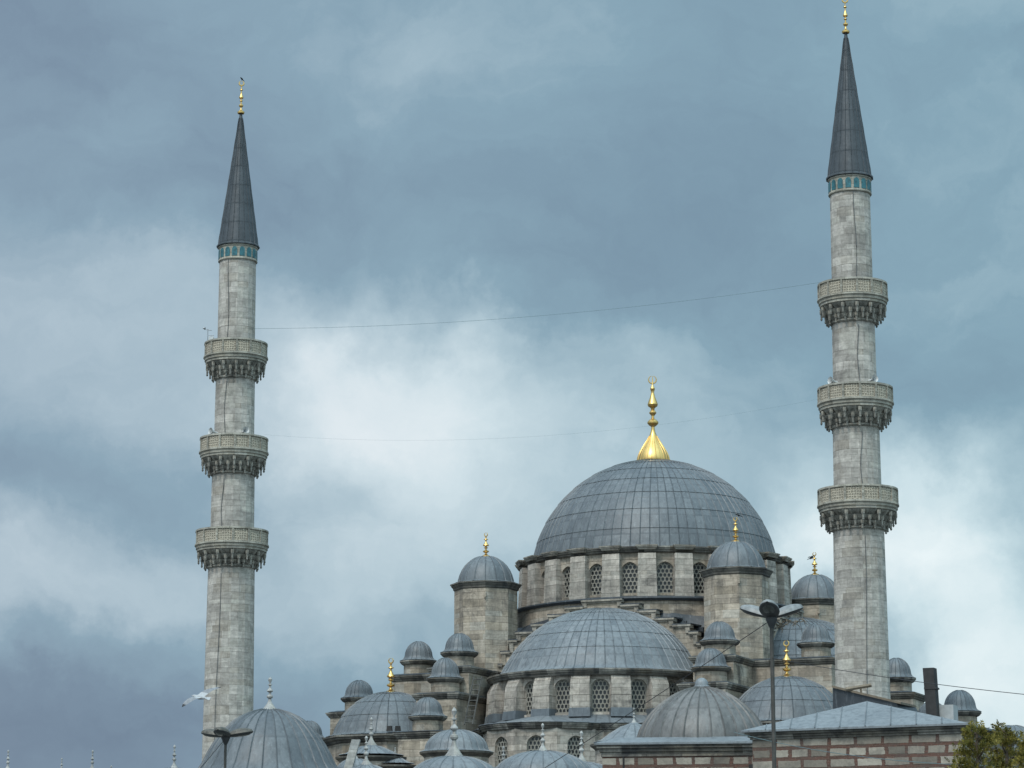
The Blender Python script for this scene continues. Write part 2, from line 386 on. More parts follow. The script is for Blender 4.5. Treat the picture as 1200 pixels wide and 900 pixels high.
# ------------------------------------------------------------------ mesh helpers
class MB:
    def __init__(s):
        s.v = []; s.f = []; s.uv = []; s.mi = []
    def face(s, pts, uvs=None, mi=0):
        i = len(s.v)
        s.v += [tuple(q) for q in pts]
        s.f.append(tuple(range(i, i + len(pts))))
        if uvs is None:
            uvs = boxuv(pts)
        s.uv.append(uvs); s.mi.append(mi)
    def grid(s, rows, uvrows, closed=False, mi=0):
        """rows of points joined by quads, sharing vertices"""
        n = len(rows[0]); i0 = len(s.v)
        for r in rows:
            s.v += [tuple(q) for q in r]
        m = n if closed else n - 1
        for a in range(len(rows) - 1):
            for b in range(m):
                b2 = (b + 1) % n
                s.f.append((i0 + a * n + b, i0 + a * n + b2, i0 + (a + 1) * n + b2, i0 + (a + 1) * n + b))
                s.uv.append([uvrows[a][b], uvrows[a][b + 1], uvrows[a + 1][b + 1], uvrows[a + 1][b]])
                s.mi.append(mi)
        return i0
    def lathe(s, prof, n=48, ph=0.0, c=(0, 0), a0=0.0, a1=2 * PI, cells=None, mi=0, M=None, flip=False):
        """profile [(r, z)] from top to bottom; angle 0 looks along -Y, growing towards +X"""
        closed = abs(a1 - a0 - 2 * PI) < 1e-6
        ang = [a0 + (a1 - a0) * k / n + ph for k in range(n + (0 if closed else 1))]
        rm = max(r for r, z in prof)
        L = 0.0; rows = []; uvr = []
        for j, (r, z) in enumerate(prof):
            if j:
                L += math.hypot(r - prof[j - 1][0], z - prof[j - 1][1])
            pts = [Vector((c[0] + r * math.sin(a), c[1] - r * math.cos(a), z)) for a in ang]
            if M is not None:
                pts = [M @ q for q in pts]
            rows.append(pts)
            k1 = n + 1
            uvr.append([((a0 + (a1 - a0) * k / n) * rm, -L) for k in range(k1)] if cells is None
                       else [(cells[0] * k / n, cells[1] * (1 - j / (len(prof) - 1))) for k in range(k1)])
        s.grid(rows[::-1], uvr[::-1], closed, mi)
    def box(s, c, d, M=None, taper=1.0, mi=0):
        """box with centre c and size d; top scaled by taper"""
        x, y, z = d[0] / 2, d[1] / 2, d[2] / 2
        P = []
        for sz in (-1, 1):
            k = taper if sz > 0 else 1
            for sx, sy in ((-1, -1), (1, -1), (1, 1), (-1, 1)):
                q = Vector((c[0] + sx * x * k, c[1] + sy * y * k, c[2] + sz * z))
                P.append(M @ q if M is not None else q)
        s.hexa(P, mi)
    def hexa(s, P, mi=0):
        i = len(s.v)
        s.v += [tuple(q) for q in P]
        for f in ((0, 3, 2, 1), (4, 5, 6, 7), (0, 1, 5, 4), (1, 2, 6, 5), (2, 3, 7, 6), (3, 0, 4, 7)):
            s.f.append(tuple(i + k for k in f))
            s.uv.append(boxuv([P[k] for k in f])); s.mi.append(mi)
    def prism(s, poly, h0, h1, M=None, mi=0):
        """polygon (x, y) extruded from z = h0 to h1 (M maps to place)"""
        n = len(poly)
        lo = [Vector((x, y, h0)) for x, y in poly]; hi = [Vector((x, y, h1)) for x, y in poly]
        if M is not None:
            lo = [M @ q for q in lo]; hi = [M @ q for q in hi]
        s.face(lo[::-1], mi=mi); s.face(hi, mi=mi)
        for k in range(n):
            k2 = (k + 1) % n
            s.face([lo[k], lo[k2], hi[k2], hi[k]], mi=mi)
    def tube(s, pts, r, n=6, mi=0, cap=True):
        rr = r if isinstance(r, (list, tuple)) else [r] * len(pts)
        pts = [Vector(q) for q in pts]
        rows = []; L = 0; uvr = []
        for k, q in enumerate(pts):
            d = (pts[min(k + 1, len(pts) - 1)] - pts[max(k - 1, 0)]).normalized()
            a = d.cross(Vector((0, 0, 1)))
            if a.length < 1e-4:
                a = d.cross(Vector((1, 0, 0)))
            a.normalize(); b = a.cross(d)
            if k:
                L += (q - pts[k - 1]).length
            rows.append([q + rr[k] * (math.cos(2 * PI * i / n) * a + math.sin(2 * PI * i / n) * b) for i in range(n)])
            uvr.append([(i * 0.1, L) for i in range(n + 1)])
        i0 = s.grid(rows, uvr, True, mi)
        if cap:
            m = len(rows) - 1
            s.f.append(tuple(i0 + k for k in range(n))[::-1]); s.uv.append([(0, 0)] * n); s.mi.append(mi)
            s.f.append(tuple(i0 + m * n + k for k in range(n))); s.uv.append([(0, 0)] * n); s.mi.append(mi)
    def ribs(s, prof, n, wdt, hgt, ph=0.0, rmin=0.0, a0=0.0, a1=2 * PI):
        """standing seams running down a surface of revolution"""
        cnt = n if abs(a1 - a0 - 2 * PI) < 1e-6 else n + 1
        for k in range(cnt):
            a = a0 + (a1 - a0) * k / n + ph
            T = Vector((math.cos(a), math.sin(a), 0)); O = Vector((math.sin(a), -math.cos(a), 0))
            rows = []
            for j, (r, z) in enumerate(prof):
                if r < rmin:
                    continue
                p0 = prof[max(j - 1, 0)]; p1 = prof[min(j + 1, len(prof) - 1)]
                dr, dz = p1[0] - p0[0], p1[1] - p0[1]
                l = math.hypot(dr, dz) or 1
                N = O * (-dz / l) + Vector((0, 0, dr / l))
                ww = min(wdt, 0.5 * 2 * PI * r / n * (2 * PI / (a1 - a0)) / 2)
                C = O * r + Vector((0, 0, z))
                rows.append([C - T * ww / 2 - N * 0.01, C + N * hgt, C + T * ww / 2 - N * 0.01])
            if len(rows) > 1:
                s.grid(rows[::-1], [[(k + 0.5, 0.5)] * 3] * len(rows))
    def build(s, name, mat, parent=None, loc=None, angle=32):
        me = bpy.data.meshes.new(name)
        me.from_pydata(s.v, [], s.f)
        uvl = me.uv_layers.new(name='UVMap')
        flat = [c for f in s.uv for q in f for c in q]
        uvl.data.foreach_set('uv', flat)
        ms = mat if isinstance(mat, (list, tuple)) else [mat]
        for m in ms:
            me.materials.append(MATS[m])
        if len(ms) > 1:
            me.polygons.foreach_set('material_index', s.mi)
        me.polygons.foreach_set('use_smooth', [True] * len(s.f))
        me.set_sharp_from_angle(angle=R(angle))
        me.update()
        o = bpy.data.objects.new(name, me)
        col.objects.link(o)
        if parent is not None:
            o.parent = parent
        if loc is not None:
            o.location = loc
        return o

def boxuv(pts):
    a, b, c = Vector(pts[0]), Vector(pts[1]), Vector(pts[2])
    n = (b - a).cross(c - a)
    if n.length < 1e-9:
        n = Vector((0, 0, 1))
    n.normalize()
    if abs(n.z) > 0.8:
        return [(q[0], q[1]) for q in pts]
    t_ = Vector((-n.y, n.x, 0)).normalized()
    return [(Vector(q).dot(t_), q[2]) for q in pts]

def empty(name, loc, rz=0.0):
    o = bpy.data.objects.new(name, None)
    o.empty_display_size = 0.5
    o.location = loc; o.rotation_euler = (0, 0, rz)
    col.objects.link(o)
    return o
def tag(o, label, cat, group=None):
    o['label'] = label; o['category'] = cat
    if group:
        o['group'] = group
    return o
def copy_tree(o, parent=None):
    c = o.copy(); col.objects.link(c)
    if parent is not None:
        c.parent = parent
    for ch in list(o.children):
        copy_tree(ch, c)
    return c
def sphere_prof(Rr, zc, zb, n=18, top=0.0, step=0.0, rows=5):
    """profile of a spherical cap, apex to base, the sheets of each row lapping over the next"""
    th1 = math.acos(max(-1, min(1, (zb - zc) / Rr)))
    out = []
    for r in range(rows):
        for k in range(n // rows + 1):
            f = k / (n // rows)
            th = top + (th1 - top) * (r + f) / rows
            q = Rr + step * f
            out.append((max(q * math.sin(th), 0.002), zc + q * math.cos(th)))
    return out
def dome_mesh(prof, nrib, rows, rw=0.09, rh=0.05, sub=2, rmin=0.25, a0=0.0, a1=2 * PI, ph=0.0, ribs=True):
    m = MB()
    n = nrib * sub
    m.lathe(prof, n, ph=ph, cells=(nrib, rows), a0=a0, a1=a1)
    if ribs:
        m.ribs(prof, nrib, rw, rh, ph=ph, rmin=rmin, a0=a0, a1=a1)
    return m

# finials ---------------------------------------------------------------
def alem_profile(h, w=1.0):
    """gilded finial of balls and discs, height h without the crescent; apex to base"""
    k = h
    P = [(0.004, 1.0), (0.030, 0.985), (0.022, 0.93), (0.030, 0.90), (0.075, 0.87), (0.082, 0.85), (0.032, 0.825), (0.028, 0.80),
         (0.030, 0.74), (0.062, 0.66), (0.105, 0.585), (0.112, 0.56), (0.095, 0.535), (0.035, 0.515), (0.032, 0.48), (0.07, 0.46),
         (0.078, 0.445), (0.07, 0.43), (0.032, 0.41), (0.035, 0.33), (0.08, 0.31), (0.112, 0.275), (0.112, 0.25), (0.08, 0.215),
         (0.036, 0.195), (0.04, 0.15), (0.065, 0.10), (0.14, 0.045), (0.175, 0.03), (0.18, 0.0), (0.16, -0.04)]
    return [(r * k * w, z * k) for r, z in P]
def crescent(m, z, r, tk, M=None):
    """open ring with its gap upwards, thick below"""
    n = 26
    rows = []
    for k in range(n + 1):
        a = R(12) + (2 * PI - R(24)) * k / n
        th = tk * (0.3 + 0.7 * math.sin(PI * k / n))
        cx, cz = r * math.sin(a), z + r * math.cos(a)
        ring = []
        for j in range(6):
            b = 2 * PI * j / 6
            q = Vector(((cx + th * math.cos(b) * math.sin(a)), th * math.sin(b), cz + th * math.cos(b) * math.cos(a)))
            ring.append(M @ q if M is not None else q)
        rows.append(ring)
    m.grid(rows, [[(0, 0)] * 7] * len(rows), True)
def gold_finial(h, parent, loc, w=1.0, cres=True):
    m = MB()
    m.lathe(alem_profile(h * 0.84, w), 16)
    if cres:
        crescent(m, h * 0.93, h * 0.072, h * 0.024)
    return m.build('finial', 'gold', parent, loc)
def stone_finial_mb(h, w=1.0):
    m = MB()
    P = [(0.003, 1.0), (0.03, 0.975), (0.055, 0.925), (0.045, 0.88), (0.022, 0.83), (0.022, 0.79), (0.05, 0.775), (0.052, 0.75), (0.024, 0.735),
         (0.03, 0.66), (0.075, 0.605), (0.082, 0.575), (0.06, 0.545), (0.032, 0.53), (0.034, 0.47), (0.07, 0.445), (0.085, 0.405),
         (0.07, 0.365), (0.038, 0.345), (0.045, 0.27), (0.075, 0.20), (0.14, 0.09), (0.19, 0.03), (0.20, 0.0), (0.18, -0.05)]
    m.lathe([(r * h * w, z * h) for r, z in P], 12)
    return m

# arched windows ----------------------------------------------------------
def arch_pts(wd, z0, zs, zt, n=7, pointed=True):
    """right half of an arch outline from the sill up to the crown: [(x, z)], x >= 0"""
    out = [(wd / 2, z0), (wd / 2, zs)]
    hh = zt - zs
    for k in range(1, n + 1):
        a = PI / 2 * k / n
        x = wd / 2 * math.cos(a); z = math.sin(a)
        if pointed:
            z = z ** 1.0 * 0.86 + 0.14 * (1 - math.cos(a)) ** 1.0
        out.append((x if k < n else 0.0, zs + hh * z))
    return out
def wall_bay(m, M, W, z0, z1, arch, depth, uo=0.0):
    """flat wall panel with an arched opening; local x along, y inwards, z up"""
    def P(x, z, y=0.0):
        return M @ Vector((x, y, z))
    def Q(pts):
        m.face([P(*q[:2]) for q in pts], [(q[0] + uo, q[1]) for q in pts])
    right = arch; left = [(-x, z) for x, z in arch]
    zb = arch[0][1]
    Q([(-W / 2, z0), (W / 2, z0), (W / 2, zb), (-W / 2, zb)])
    Q([(arch[0][0], zb), (W / 2, zb), (W / 2, z1), (arch[1][0], z1)] if False else [(arch[0][0], zb), (W / 2, zb), (W / 2, z1), (arch[0][0], z1)])
    Q([(-W / 2, zb), (-arch[0][0], zb), (-arch[0][0], z1), (-W / 2, z1)])
    for side in (1, -1):
        pts = [(side * x, z) for x, z in arch[1:]]
        for a, b in zip(pts[:-1], pts[1:]):
            q = [a, (a[0], z1), (b[0], z1), b]
            Q(q if side < 0 else q[::-1])
    outline = [(-x, z) for x, z in arch] + [(x, z) for x, z in arch[:-1][::-1]]
    n = len(outline)
    for k in range(n):
        a, b = outline[k], outline[(k + 1) % n]
        m.face([P(*a), P(*b), P(b[0], b[1], depth), P(a[0], a[1], depth)])
def lattice_mesh(arch, sx, sz, bar, dep):
    """plaster grille of long hexagons cut to the arch, with its rim"""
    m = MB()
    half = arch[0][0]; z0 = arch[0][1]; zt = arch[-1][1]
    def width_at(z):
        for (x1, z1), (x2, z2) in zip(arch[1:-1], arch[2:]):
            if z1 <= z <= z2:
                return x1 + (x2 - x1) * (z - z1) / max(z2 - z1, 1e-6)
        return half if z <= arch[1][1] else 0.0
    edges = set()
    nr = int((zt - z0) / sz) + 2
    nc = int(half / sx) + 2
    for r in range(-1, nr):
        for cidx in range(-nc, nc + 1):
            cx = cidx * sx + (sx / 2 if r % 2 else 0); cz = z0 + r * sz + sz * 0.5
            hv = [(cx, cz + sz * .66), (cx + sx / 2, cz + sz * .34), (cx + sx / 2, cz - sz * .34), (cx, cz - sz * .66), (cx - sx / 2, cz - sz * .34), (cx - sx / 2, cz + sz * .34)]
            for k in range(6):
                a = (round(hv[k][0], 3), round(hv[k][1], 3)); b = (round(hv[(k + 1) % 6][0], 3), round(hv[(k + 1) % 6][1], 3))
                edges.add((min(a, b), max(a, b)))
    for a, b in sorted(edges):
        mz = (a[1] + b[1]) / 2; mx = abs(a[0] + b[0]) / 2
        if not (z0 < mz < zt) or mx > width_at(mz) + 0.01:
            continue
        d = Vector((b[0] - a[0], 0, b[1] - a[1])); l = d.length; d.normalize()
        nn = Vector((-d.z, 0, d.x)) * bar / 2
        A = Vector((a[0], 0, a[1])); B = Vector((b[0], 0, b[1])); y = Vector((0, dep, 0))
        m.hexa([A - nn, B - nn, B - nn + y, A - nn + y, A + nn, B + nn, B + nn + y, A + nn + y])
    outline = [(-x, z) for x, z in arch] + [(x, z) for x, z in arch[:-1][::-1]]
    zc = (z0 + zt) / 2
    rim = 0.07
    for k in range(len(outline)):
        a, b = outline[k], outline[(k + 1) % len(outline)]
        def inn(q):
            return (q[0] * (1 - rim / half), zc + (q[1] - zc) * (1 - rim / (zt - zc)))
        A, B, C, D_ = a, b, inn(b), inn(a)
        m.hexa([Vector((q[0], y_, q[1])) for y_ in (dep + 0.02, -0.02) for q in (A, B, C, D_)])
    return m
def pane_mesh(arch):
    m = MB()
    outline = [(-x, z) for x, z in arch] + [(x, z) for x, z in arch[:-1][::-1]]
    m.prism([(x, z) for x, z in outline], 0, 0.03, Matrix(((1, 0, 0, 0), (0, 0, 1, 0), (0, 1, 0, 0), (0, 0, 0, 1))))
    return m
def bayM(c, ang, d):
    """matrix of a wall bay: outward normal at angle ang (0 = -Y, towards +X), at distance d"""
    o = Vector((math.sin(ang), -math.cos(ang), 0)); tx = Vector((math.cos(ang), math.sin(ang), 0))
    M = Matrix.Identity(4)
    M.col[0] = (*tx, 0); M.col[1] = (*(-o), 0); M.col[2] = (0, 0, 1, 0)
    M.col[3] = (c[0] + o.x * d, c[1] + o.y * d, 0, 1)
    return M
COR = [(0.00, 0.0), (0.0, -0.10), (-0.06, -0.13), (-0.06, -0.2), (-0.16, -0.29), (-0.18, -0.36), (-0.26, -0.42)]
def cornice_prof(r, z, k=1.0):
    """profile of a round cornice whose outermost radius is r and top is z"""
    return [(r - 0.5 * k, z + 0.03)] + [(r + dr * k, z + dz * k) for dr, dz in COR]
def cornice_box(m, x0, x1, y0, y1, z, k=1.0):
    """moulded cornice round a rectangle; outer edges given, top at z"""
    loops = [(-0.5 * k, 0.04)] + [(dr * k, dz * k) for dr, dz in COR]
    rows = []; uvr = []
    L = 0
    for j, (dr, dz) in enumerate(loops):
        X0, X1, Y0, Y1 = x0 - dr, x1 + dr, y0 - dr, y1 + dr
        pts = [Vector((X0, Y0, z + dz)), Vector((X1, Y0, z + dz)), Vector((X1, Y1, z + dz)), Vector((X0, Y1, z + dz))]
        rows.append(pts)
        if j:
            L += math.hypot(dr - loops[j - 1][0], dz - loops[j - 1][1])
        a, b = x1 - x0, y1 - y0
        uvr.append([(0, -L), (a, -L), (a + b, -L), (2 * a + b, -L), (2 * a + 2 * b, -L)])
    m.grid(rows[::-1], uvr[::-1], True)

# ================================================================== ground
g = MB()
g.face([(-4000, -600, 0), (4000, -600, 0), (4000, 7000, 0), (-4000, 7000, 0)])
gr = g.build('ground', 'paving')
gr['kind'] = 'structure'

# ================================================================== mosque
TH = R(23)
MC = (10.57, 200.0)
mosque = tag(empty('mosque', (MC[0], MC[1], 0), -TH),
             'large grey stone mosque with a lead main dome cascading into half domes and little turrets', 'mosque')
def loc_ab(a, b, z=0.0):      # a towards the courtyard, b to the right along the front
    return Vector((b, -a, z))
VIEW = TH                      # direction of the camera in mosque angles

# --- main dome
prof = sphere_prof(9.15, 27.68, 28.95, n=32, top=0.0, step=0.035, rows=8)
prof = prof + [(prof[-1][0] + 0.12, 28.82), (prof[-1][0] + 0.30, 28.75)]
o = dome_mesh(prof, 80, 8.6, 0.09, 0.05, sub=2, rmin=1.1)
main_dome = o.build('main_dome', 'lead_sheet', mosque)
m = MB()
k = 0.0629
FP = [(0.3, 443), (0.9, 453.5), (1.6, 455), (2.9, 457.5), (2.4, 459.5), (1.7, 461.5), (2.0, 463), (3.0, 467), (5.2, 472.5), (6.2, 475.5), (5.6, 477.5), (2.6, 479.5), (2.0, 481.5),
      (3.4, 483.5), (4.5, 485), (3.4, 486.5), (1.7, 488.5), (1.8, 491.5), (4.6, 493.2), (6.6, 495.5), (6.6, 497), (4.6, 499.2), (2.0, 501), (2.2, 504),
      (2.9, 507), (4.8, 511.5), (7.4, 516), (10.5, 520.5), (13.6, 525), (16.6, 530), (18.6, 534.5), (19.6, 538.5), (19.8, 540.5), (19.0, 542)]
m.lathe([(r * k, (540 - y) * k * 1.07) for r, y in FP], 24)
m.ribs([(r * k, (540 - y) * k * 1.07) for r, y in FP[-9:-1]], 24, 0.05, 0.025)
crescent(m, (540 - 448) * k * 1.07 + 0.05, 0.29, 0.055, Matrix.Rotation(TH, 4, 'Z'))
m.build('finial', 'gold', main_dome, (0, 0, 36.84))

# --- drum with windows and piers
NB = 24
PSI0 = R(9.5)
drum = MB(); ring = MB()
ap = 9.55
Wb = 2 * ap * math.tan(PI / NB) + 0.002
arch_d = arch_pts(1.36, 25.75, 27.25, 28.0)
seen = []
for i in range(NB):
    ang = PSI0 + i * 2 * PI / NB
    M = bayM((0, 0), ang, ap)
    if math.cos(ang - VIEW) > -0.25:
        wall_bay(drum, M, Wb, 25.4, 28.9, arch_d, 0.42, uo=i * Wb)
        seen.append(ang)
    else:
        drum.face([M @ Vector(q) for q in ((-Wb / 2, 0, 25.4), (Wb / 2, 0, 25.4), (Wb / 2, 0, 28.9), (-Wb / 2, 0, 28.9))],
                  [(i * Wb, 25.4), ((i + 1) * Wb, 25.4), ((i + 1) * Wb, 28.9), (i * Wb, 28.9)])
drum.build('drum_wall', 'ashlar', mosque)
lat = lattice_mesh(arch_d, 0.29, 0.29, 0.085, 0.06)
w0 = lat.build('window', 'lattice_plaster', mosque)
pn = pane_mesh(arch_d).build('pane', 'window_dark', w0, (0, 0.07, 0))
def place_bay(o, M):
    o.matrix_local = M.copy()
for i, ang in enumerate(seen):
    wn_ = w0 if i == 0 else copy_tree(w0)
    place_bay(wn_, bayM((0, 0), ang, ap) @ Matrix.Translation((0, 0.24, 0)))
# piers between the windows, each with a moulded cap
pm = MB()
zt, zb = 28.55, 25.42
P = []
for z, wd, out in ((zb, 1.40, 0.50), (zt, 1.26, 0.40)):
    P += [Vector((-wd / 2, -out, z)), Vector((wd / 2, -out, z)), Vector((wd / 2, 0.55, z)), Vector((-wd / 2, 0.55, z))]
pm.hexa(P)
cm = MB()
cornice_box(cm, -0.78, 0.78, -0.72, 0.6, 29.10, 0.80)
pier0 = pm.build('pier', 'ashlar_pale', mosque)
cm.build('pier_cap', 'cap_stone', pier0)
for i in range(NB):
    pr = pier0 if i == 0 else copy_tree(pier0)
    place_bay(pr, bayM((0, 0), PSI0 + (i + 0.5) * 2 * PI / NB, 9.62))
m = MB()
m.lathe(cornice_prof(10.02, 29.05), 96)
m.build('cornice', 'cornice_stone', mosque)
m = MB()      # lead covered ledge under the drum
m.lathe([(9.4, 25.62), (10.55, 25.40), (10.78, 25.36), (10.8, 25.26), (10.62, 25.1)], 96)
m.build('drum_ledge', 'lead_dark', mosque)
m = MB()
m.lathe([(10.5, 25.2), (10.5, 23.0), (10.5, 20.0)], 72)
m.build('drum_base', 'ashlar', mosque)

# --- four stepped gable walls round the square under the drum
HS = 10.8
STEPS = [(1.40, 25.28), (2.68, 24.83), (3.96, 24.35), (5.24, 23.75), (6.45, 23.25), (7.0, 22.7), (7.6, 21.9), (8.4, 21.0)]
def step_z(s):
    for x, z in STEPS:
        if s <= x:
            return z
    return STEPS[-1][1]
for q in range(4):
    Mq = Matrix.Rotation(q * PI / 2, 4, 'Z')
    m = MB(); cp = MB(); ld = MB()
    xs = [-x for x, z in STEPS[::-1]] + [x for x, z in STEPS]
    zs = [z for x, z in STEPS[::-1]] + [z for x, z in STEPS][1:]
    xs = [-STEPS[-1][0]] + [-x for x, z in STEPS[:-1]][::-1] + [x for x, z in STEPS[:-1]] + [STEPS[-1][0]]
    zs = [z for x, z in STEPS[::-1]][:-1] + [STEPS[0][1]] + [z for x, z in STEPS[1:]]
    T = 1.5
    poly = [(xs[0], 13.0)]
    for k_ in range(len(zs)):
        poly += [(xs[k_], zs[k_] - 0.32), (xs[k_ + 1], zs[k_] - 0.32)]
    poly += [(xs[-1], 13.0)]
    # wall body: front face in strips, top and sides
    for k_ in range(len(zs)):
        a, b, z = xs[k_], xs[k_ + 1], zs[k_] - 0.30
        m.hexa([Mq @ Vector(v_) for v_ in ((a, -HS, 13), (b, -HS, 13), (b, -HS + T, 13), (a, -HS + T, 13), (a, -HS, z), (b, -HS, z), (b, -HS + T, z), (a, -HS + T, z))])
        # the lead clad roof behind rises in the same steps
        sg = -1 if k_ < len(zs) // 2 else (1 if k_ > len(zs) // 2 else 0)
        la, lb = a - (0.75 if sg < 0 else 0.0), b + (0.45 if sg > 0 else 0.0)
        ld.hexa([Mq @ Vector(v_) for v_ in ((la, -HS + T + 0.003 + 0.004 * k_, z - 2.2), (lb, -HS + T + 0.003 + 0.004 * k_, z - 2.2), (lb, -HS + T + 1.6, z - 2.2), (la, -HS + T + 1.6, z - 2.2),
                                            (la, -HS + T + 0.003 + 0.004 * k_, z + 0.20), (lb, -HS + T + 0.003 + 0.004 * k_, z + 0.20), (lb, -HS + T + 1.6, z + 0.20), (la, -HS + T + 1.6, z + 0.20))])
        # coping: two stepped mouldings on top of each tread and a riser strip beside it
        ov = 0.14
        a2, b2 = a - (ov if a <= -1.5 else -0.003), b + (ov if b >= 1.5 else -0.003)
        if k_ == len(zs) // 2:
            a2, b2 = a - ov, b + ov
        e = 0.004 * k_
        for (h0, h1, pr) in ((-0.30, -0.19, 0.10 + e * 0.2), (-0.19, -0.06, 0.20 + e * 0.2)):
            cp.hexa([Mq @ Vector(v_) for v_ in ((a2, -HS - pr, z + 0.3 + h0), (b2, -HS - pr, z + 0.3 + h0), (b2, -HS + 0.5, z + 0.3 + h0), (a2, -HS + 0.5, z + 0.3 + h0),
                                                (a2, -HS - pr, z + 0.3 + h1), (b2, -HS - pr, z + 0.3 + h1), (b2, -HS + 0.5, z + 0.3 + h1), (a2, -HS + 0.5, z + 0.3 + h1))])
        ld.hexa([Mq @ Vector(v_) for v_ in ((a2 - 0.03, -HS - 0.16, z + 0.245), (b2 + 0.03, -HS - 0.16, z + 0.245), (b2 + 0.03, -HS + T + 0.6, z + 0.245), (a2 - 0.03, -HS + T + 0.6, z + 0.245),
                                            (a2 - 0.03, -HS - 0.16, z + 0.32), (b2 + 0.03, -HS - 0.16, z + 0.32), (b2 + 0.03, -HS + T + 0.6, z + 0.40), (a2 - 0.03, -HS + T + 0.6, z + 0.40))])
    # raised vertical moulding at each riser
    for s_ in (-1, 1):
        for (x, z), (x2, z2) in zip(STEPS[:-1], STEPS[1:]):
            xa, xb = x - 0.26, x + 0.05
            X0, X1 = (xa, xb) if s_ > 0 else (-xb, -xa)
            cp.hexa([Mq @ Vector(v_) for v_ in ((X0, -HS - 0.13, z2 - 0.12), (X1, -HS - 0.13, z2 - 0.12), (X1, -HS + 0.3, z2 - 0.12), (X0, -HS + 0.3, z2 - 0.12),
                                                (X0, -HS - 0.13, z - 0.10), (X1, -HS - 0.13, z - 0.10), (X1, -HS + 0.3, z - 0.10), (X0, -HS + 0.3, z - 0.10))])
    wl = m.build('stepped_wall', 'ashlar', mosque)
    cp.build('coping', 'cap_stone', wl)
    ld.build('lead_capping', 'lead_dark', wl)
# lead roof between ring and gables
m = MB()
rows = []
n = 96
inner = []; outer = []
for k_ in range(n):
    a = 2 * PI * k_ / n
    d = Vector((math.sin(a), -math.cos(a)))
    mx = max(abs(d.x), abs(d.y)); s_ = min(abs(d.x), abs(d.y)) / mx * HS
    inner.append(Vector((d.x * 10.45, d.y * 10.45, 24.45 - 0.06 * max(0, s_ - 3))))
    hs = (HS - 0.6)
    zz = min(step_z(s_), step_z(min(s_ + 0.9, 8.3))) - 0.45
    outer.append(Vector((d.x / mx * hs, d.y / mx * hs, zz)))
m.grid([outer, inner], [[(k_ * 0.5, 0) for k_ in range(n + 1)], [(k_ * 0.5, 2) for k_ in range(n + 1)]], True)
m.build('gable_roof', 'lead_dark', mosque)

# --- corner towers
body = MB()
body.lathe([(2.28, 26.45), (2.28, 24.0), (2.30, 21.0), (2.30, 17.0)], 8, ph=R(22.5))
body.box((0.9, -2.2, 25.9), (0.18, 0.16, 0.3))
tower0 = body.build('corner_tower', 'ashlar', mosque)
m = MB(); m.lathe([(1.6, 26.98), (2.58, 26.93), (2.6, 26.84), (2.52, 26.80), (2.5, 26.72), (2.38, 26.6), (2.36, 26.48), (2.28, 26.42)], 8, ph=R(22.5))
m.build('cornice', 'cornice_stone', tower0)
prof = [(0.01, 29.0), (0.25, 28.98), (0.55, 28.92), (0.9, 28.78), (1.22, 28.56), (1.5, 28.28), (1.72, 27.95), (1.88, 27.6), (1.98, 27.25), (2.02, 27.06), (2.16, 26.97), (2.32, 26.945)]
td = dome_mesh(prof, 16, 1, 0.08, 0.045, sub=3, rmin=0.3).build('dome', 'lead_sheet', tower0)
gold_finial(1.75, td, (0, 0, 28.95), 1.35)
TS = 9.5
for i, (a, b) in enumerate(((TS, TS), (TS, -TS), (-TS, TS), (-TS, -TS))):
    tw = tower0 if i == 0 else copy_tree(tower0)
    tw.location = loc_ab(a, b)

# --- half domes on each side, with their window drums
sdrum = []
HB = 18
AP2 = 7.45
arch_s = arch_pts(1.24, 16.72, 18.40, 18.98, pointed=False)
def half_dome(q, front):
    Mq = Matrix.Rotation(q * PI / 2, 4, 'Z')
    root_loc = Mq @ Vector((0, -HS - 0.02, 0))
    prof = sphere_prof(7.75, 16.8, 20.0, n=24, top=0.0, step=0.03, rows=6)
    r0 = prof[-1][0]
    prof += [(r0 + 0.12, 19.86), (r0 + 0.36, 19.72), (r0 + 0.75, 19.64)]
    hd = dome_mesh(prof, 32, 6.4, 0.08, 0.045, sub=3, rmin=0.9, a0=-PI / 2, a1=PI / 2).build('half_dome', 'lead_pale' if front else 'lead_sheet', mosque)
    hd.location = root_loc; hd.rotation_euler = (0, 0, q * PI / 2)
    c = MB(); c.lathe(cornice_prof(8.12, 19.64, 1.1), 48, a0=-PI / 2, a1=PI / 2)
    co = c.build('cornice', 'cornice_stone', hd)
    dw = MB()
    Wb2 = 2 * AP2 * math.tan(PI / HB) + 0.002
    angs = [k_ * 2 * PI / HB for k_ in range(-4, 5)]
    for k_, ang in enumerate(angs):
        wall_bay(dw, bayM((0, 0), ang, AP2), Wb2, 16.3, 19.3, arch_s, 0.4, uo=k_ * Wb2)
    dwall = dw.build('half_dome_drum', 'ashlar_pale', mosque)
    dwall.location = root_loc; dwall.rotation_euler = (0, 0, q * PI / 2)
    MR = Matrix.Translation(root_loc) @ Mq
    return MR, angs
MR, angs = half_dome(0, True)
w1 = lattice_mesh(arch_s, 0.27, 0.30, 0.085, 0.06).build('window', 'lattice_plaster', mosque)
pane_mesh(arch_s).build('pane', 'window_dark', w1, (0, 0.07, 0))
pm = MB()
zt, zb = 19.15, 16.5
pm.hexa([Vector(v_) for v_ in ((-0.70, -0.62, zb), (0.70, -0.62, zb), (0.70, 0.4, zb), (-0.70, 0.4, zb),
                               (-0.66, -0.50, 18.6), (0.66, -0.50, 18.6), (0.66, 0.4, 18.6), (-0.66, 0.4, 18.6))])
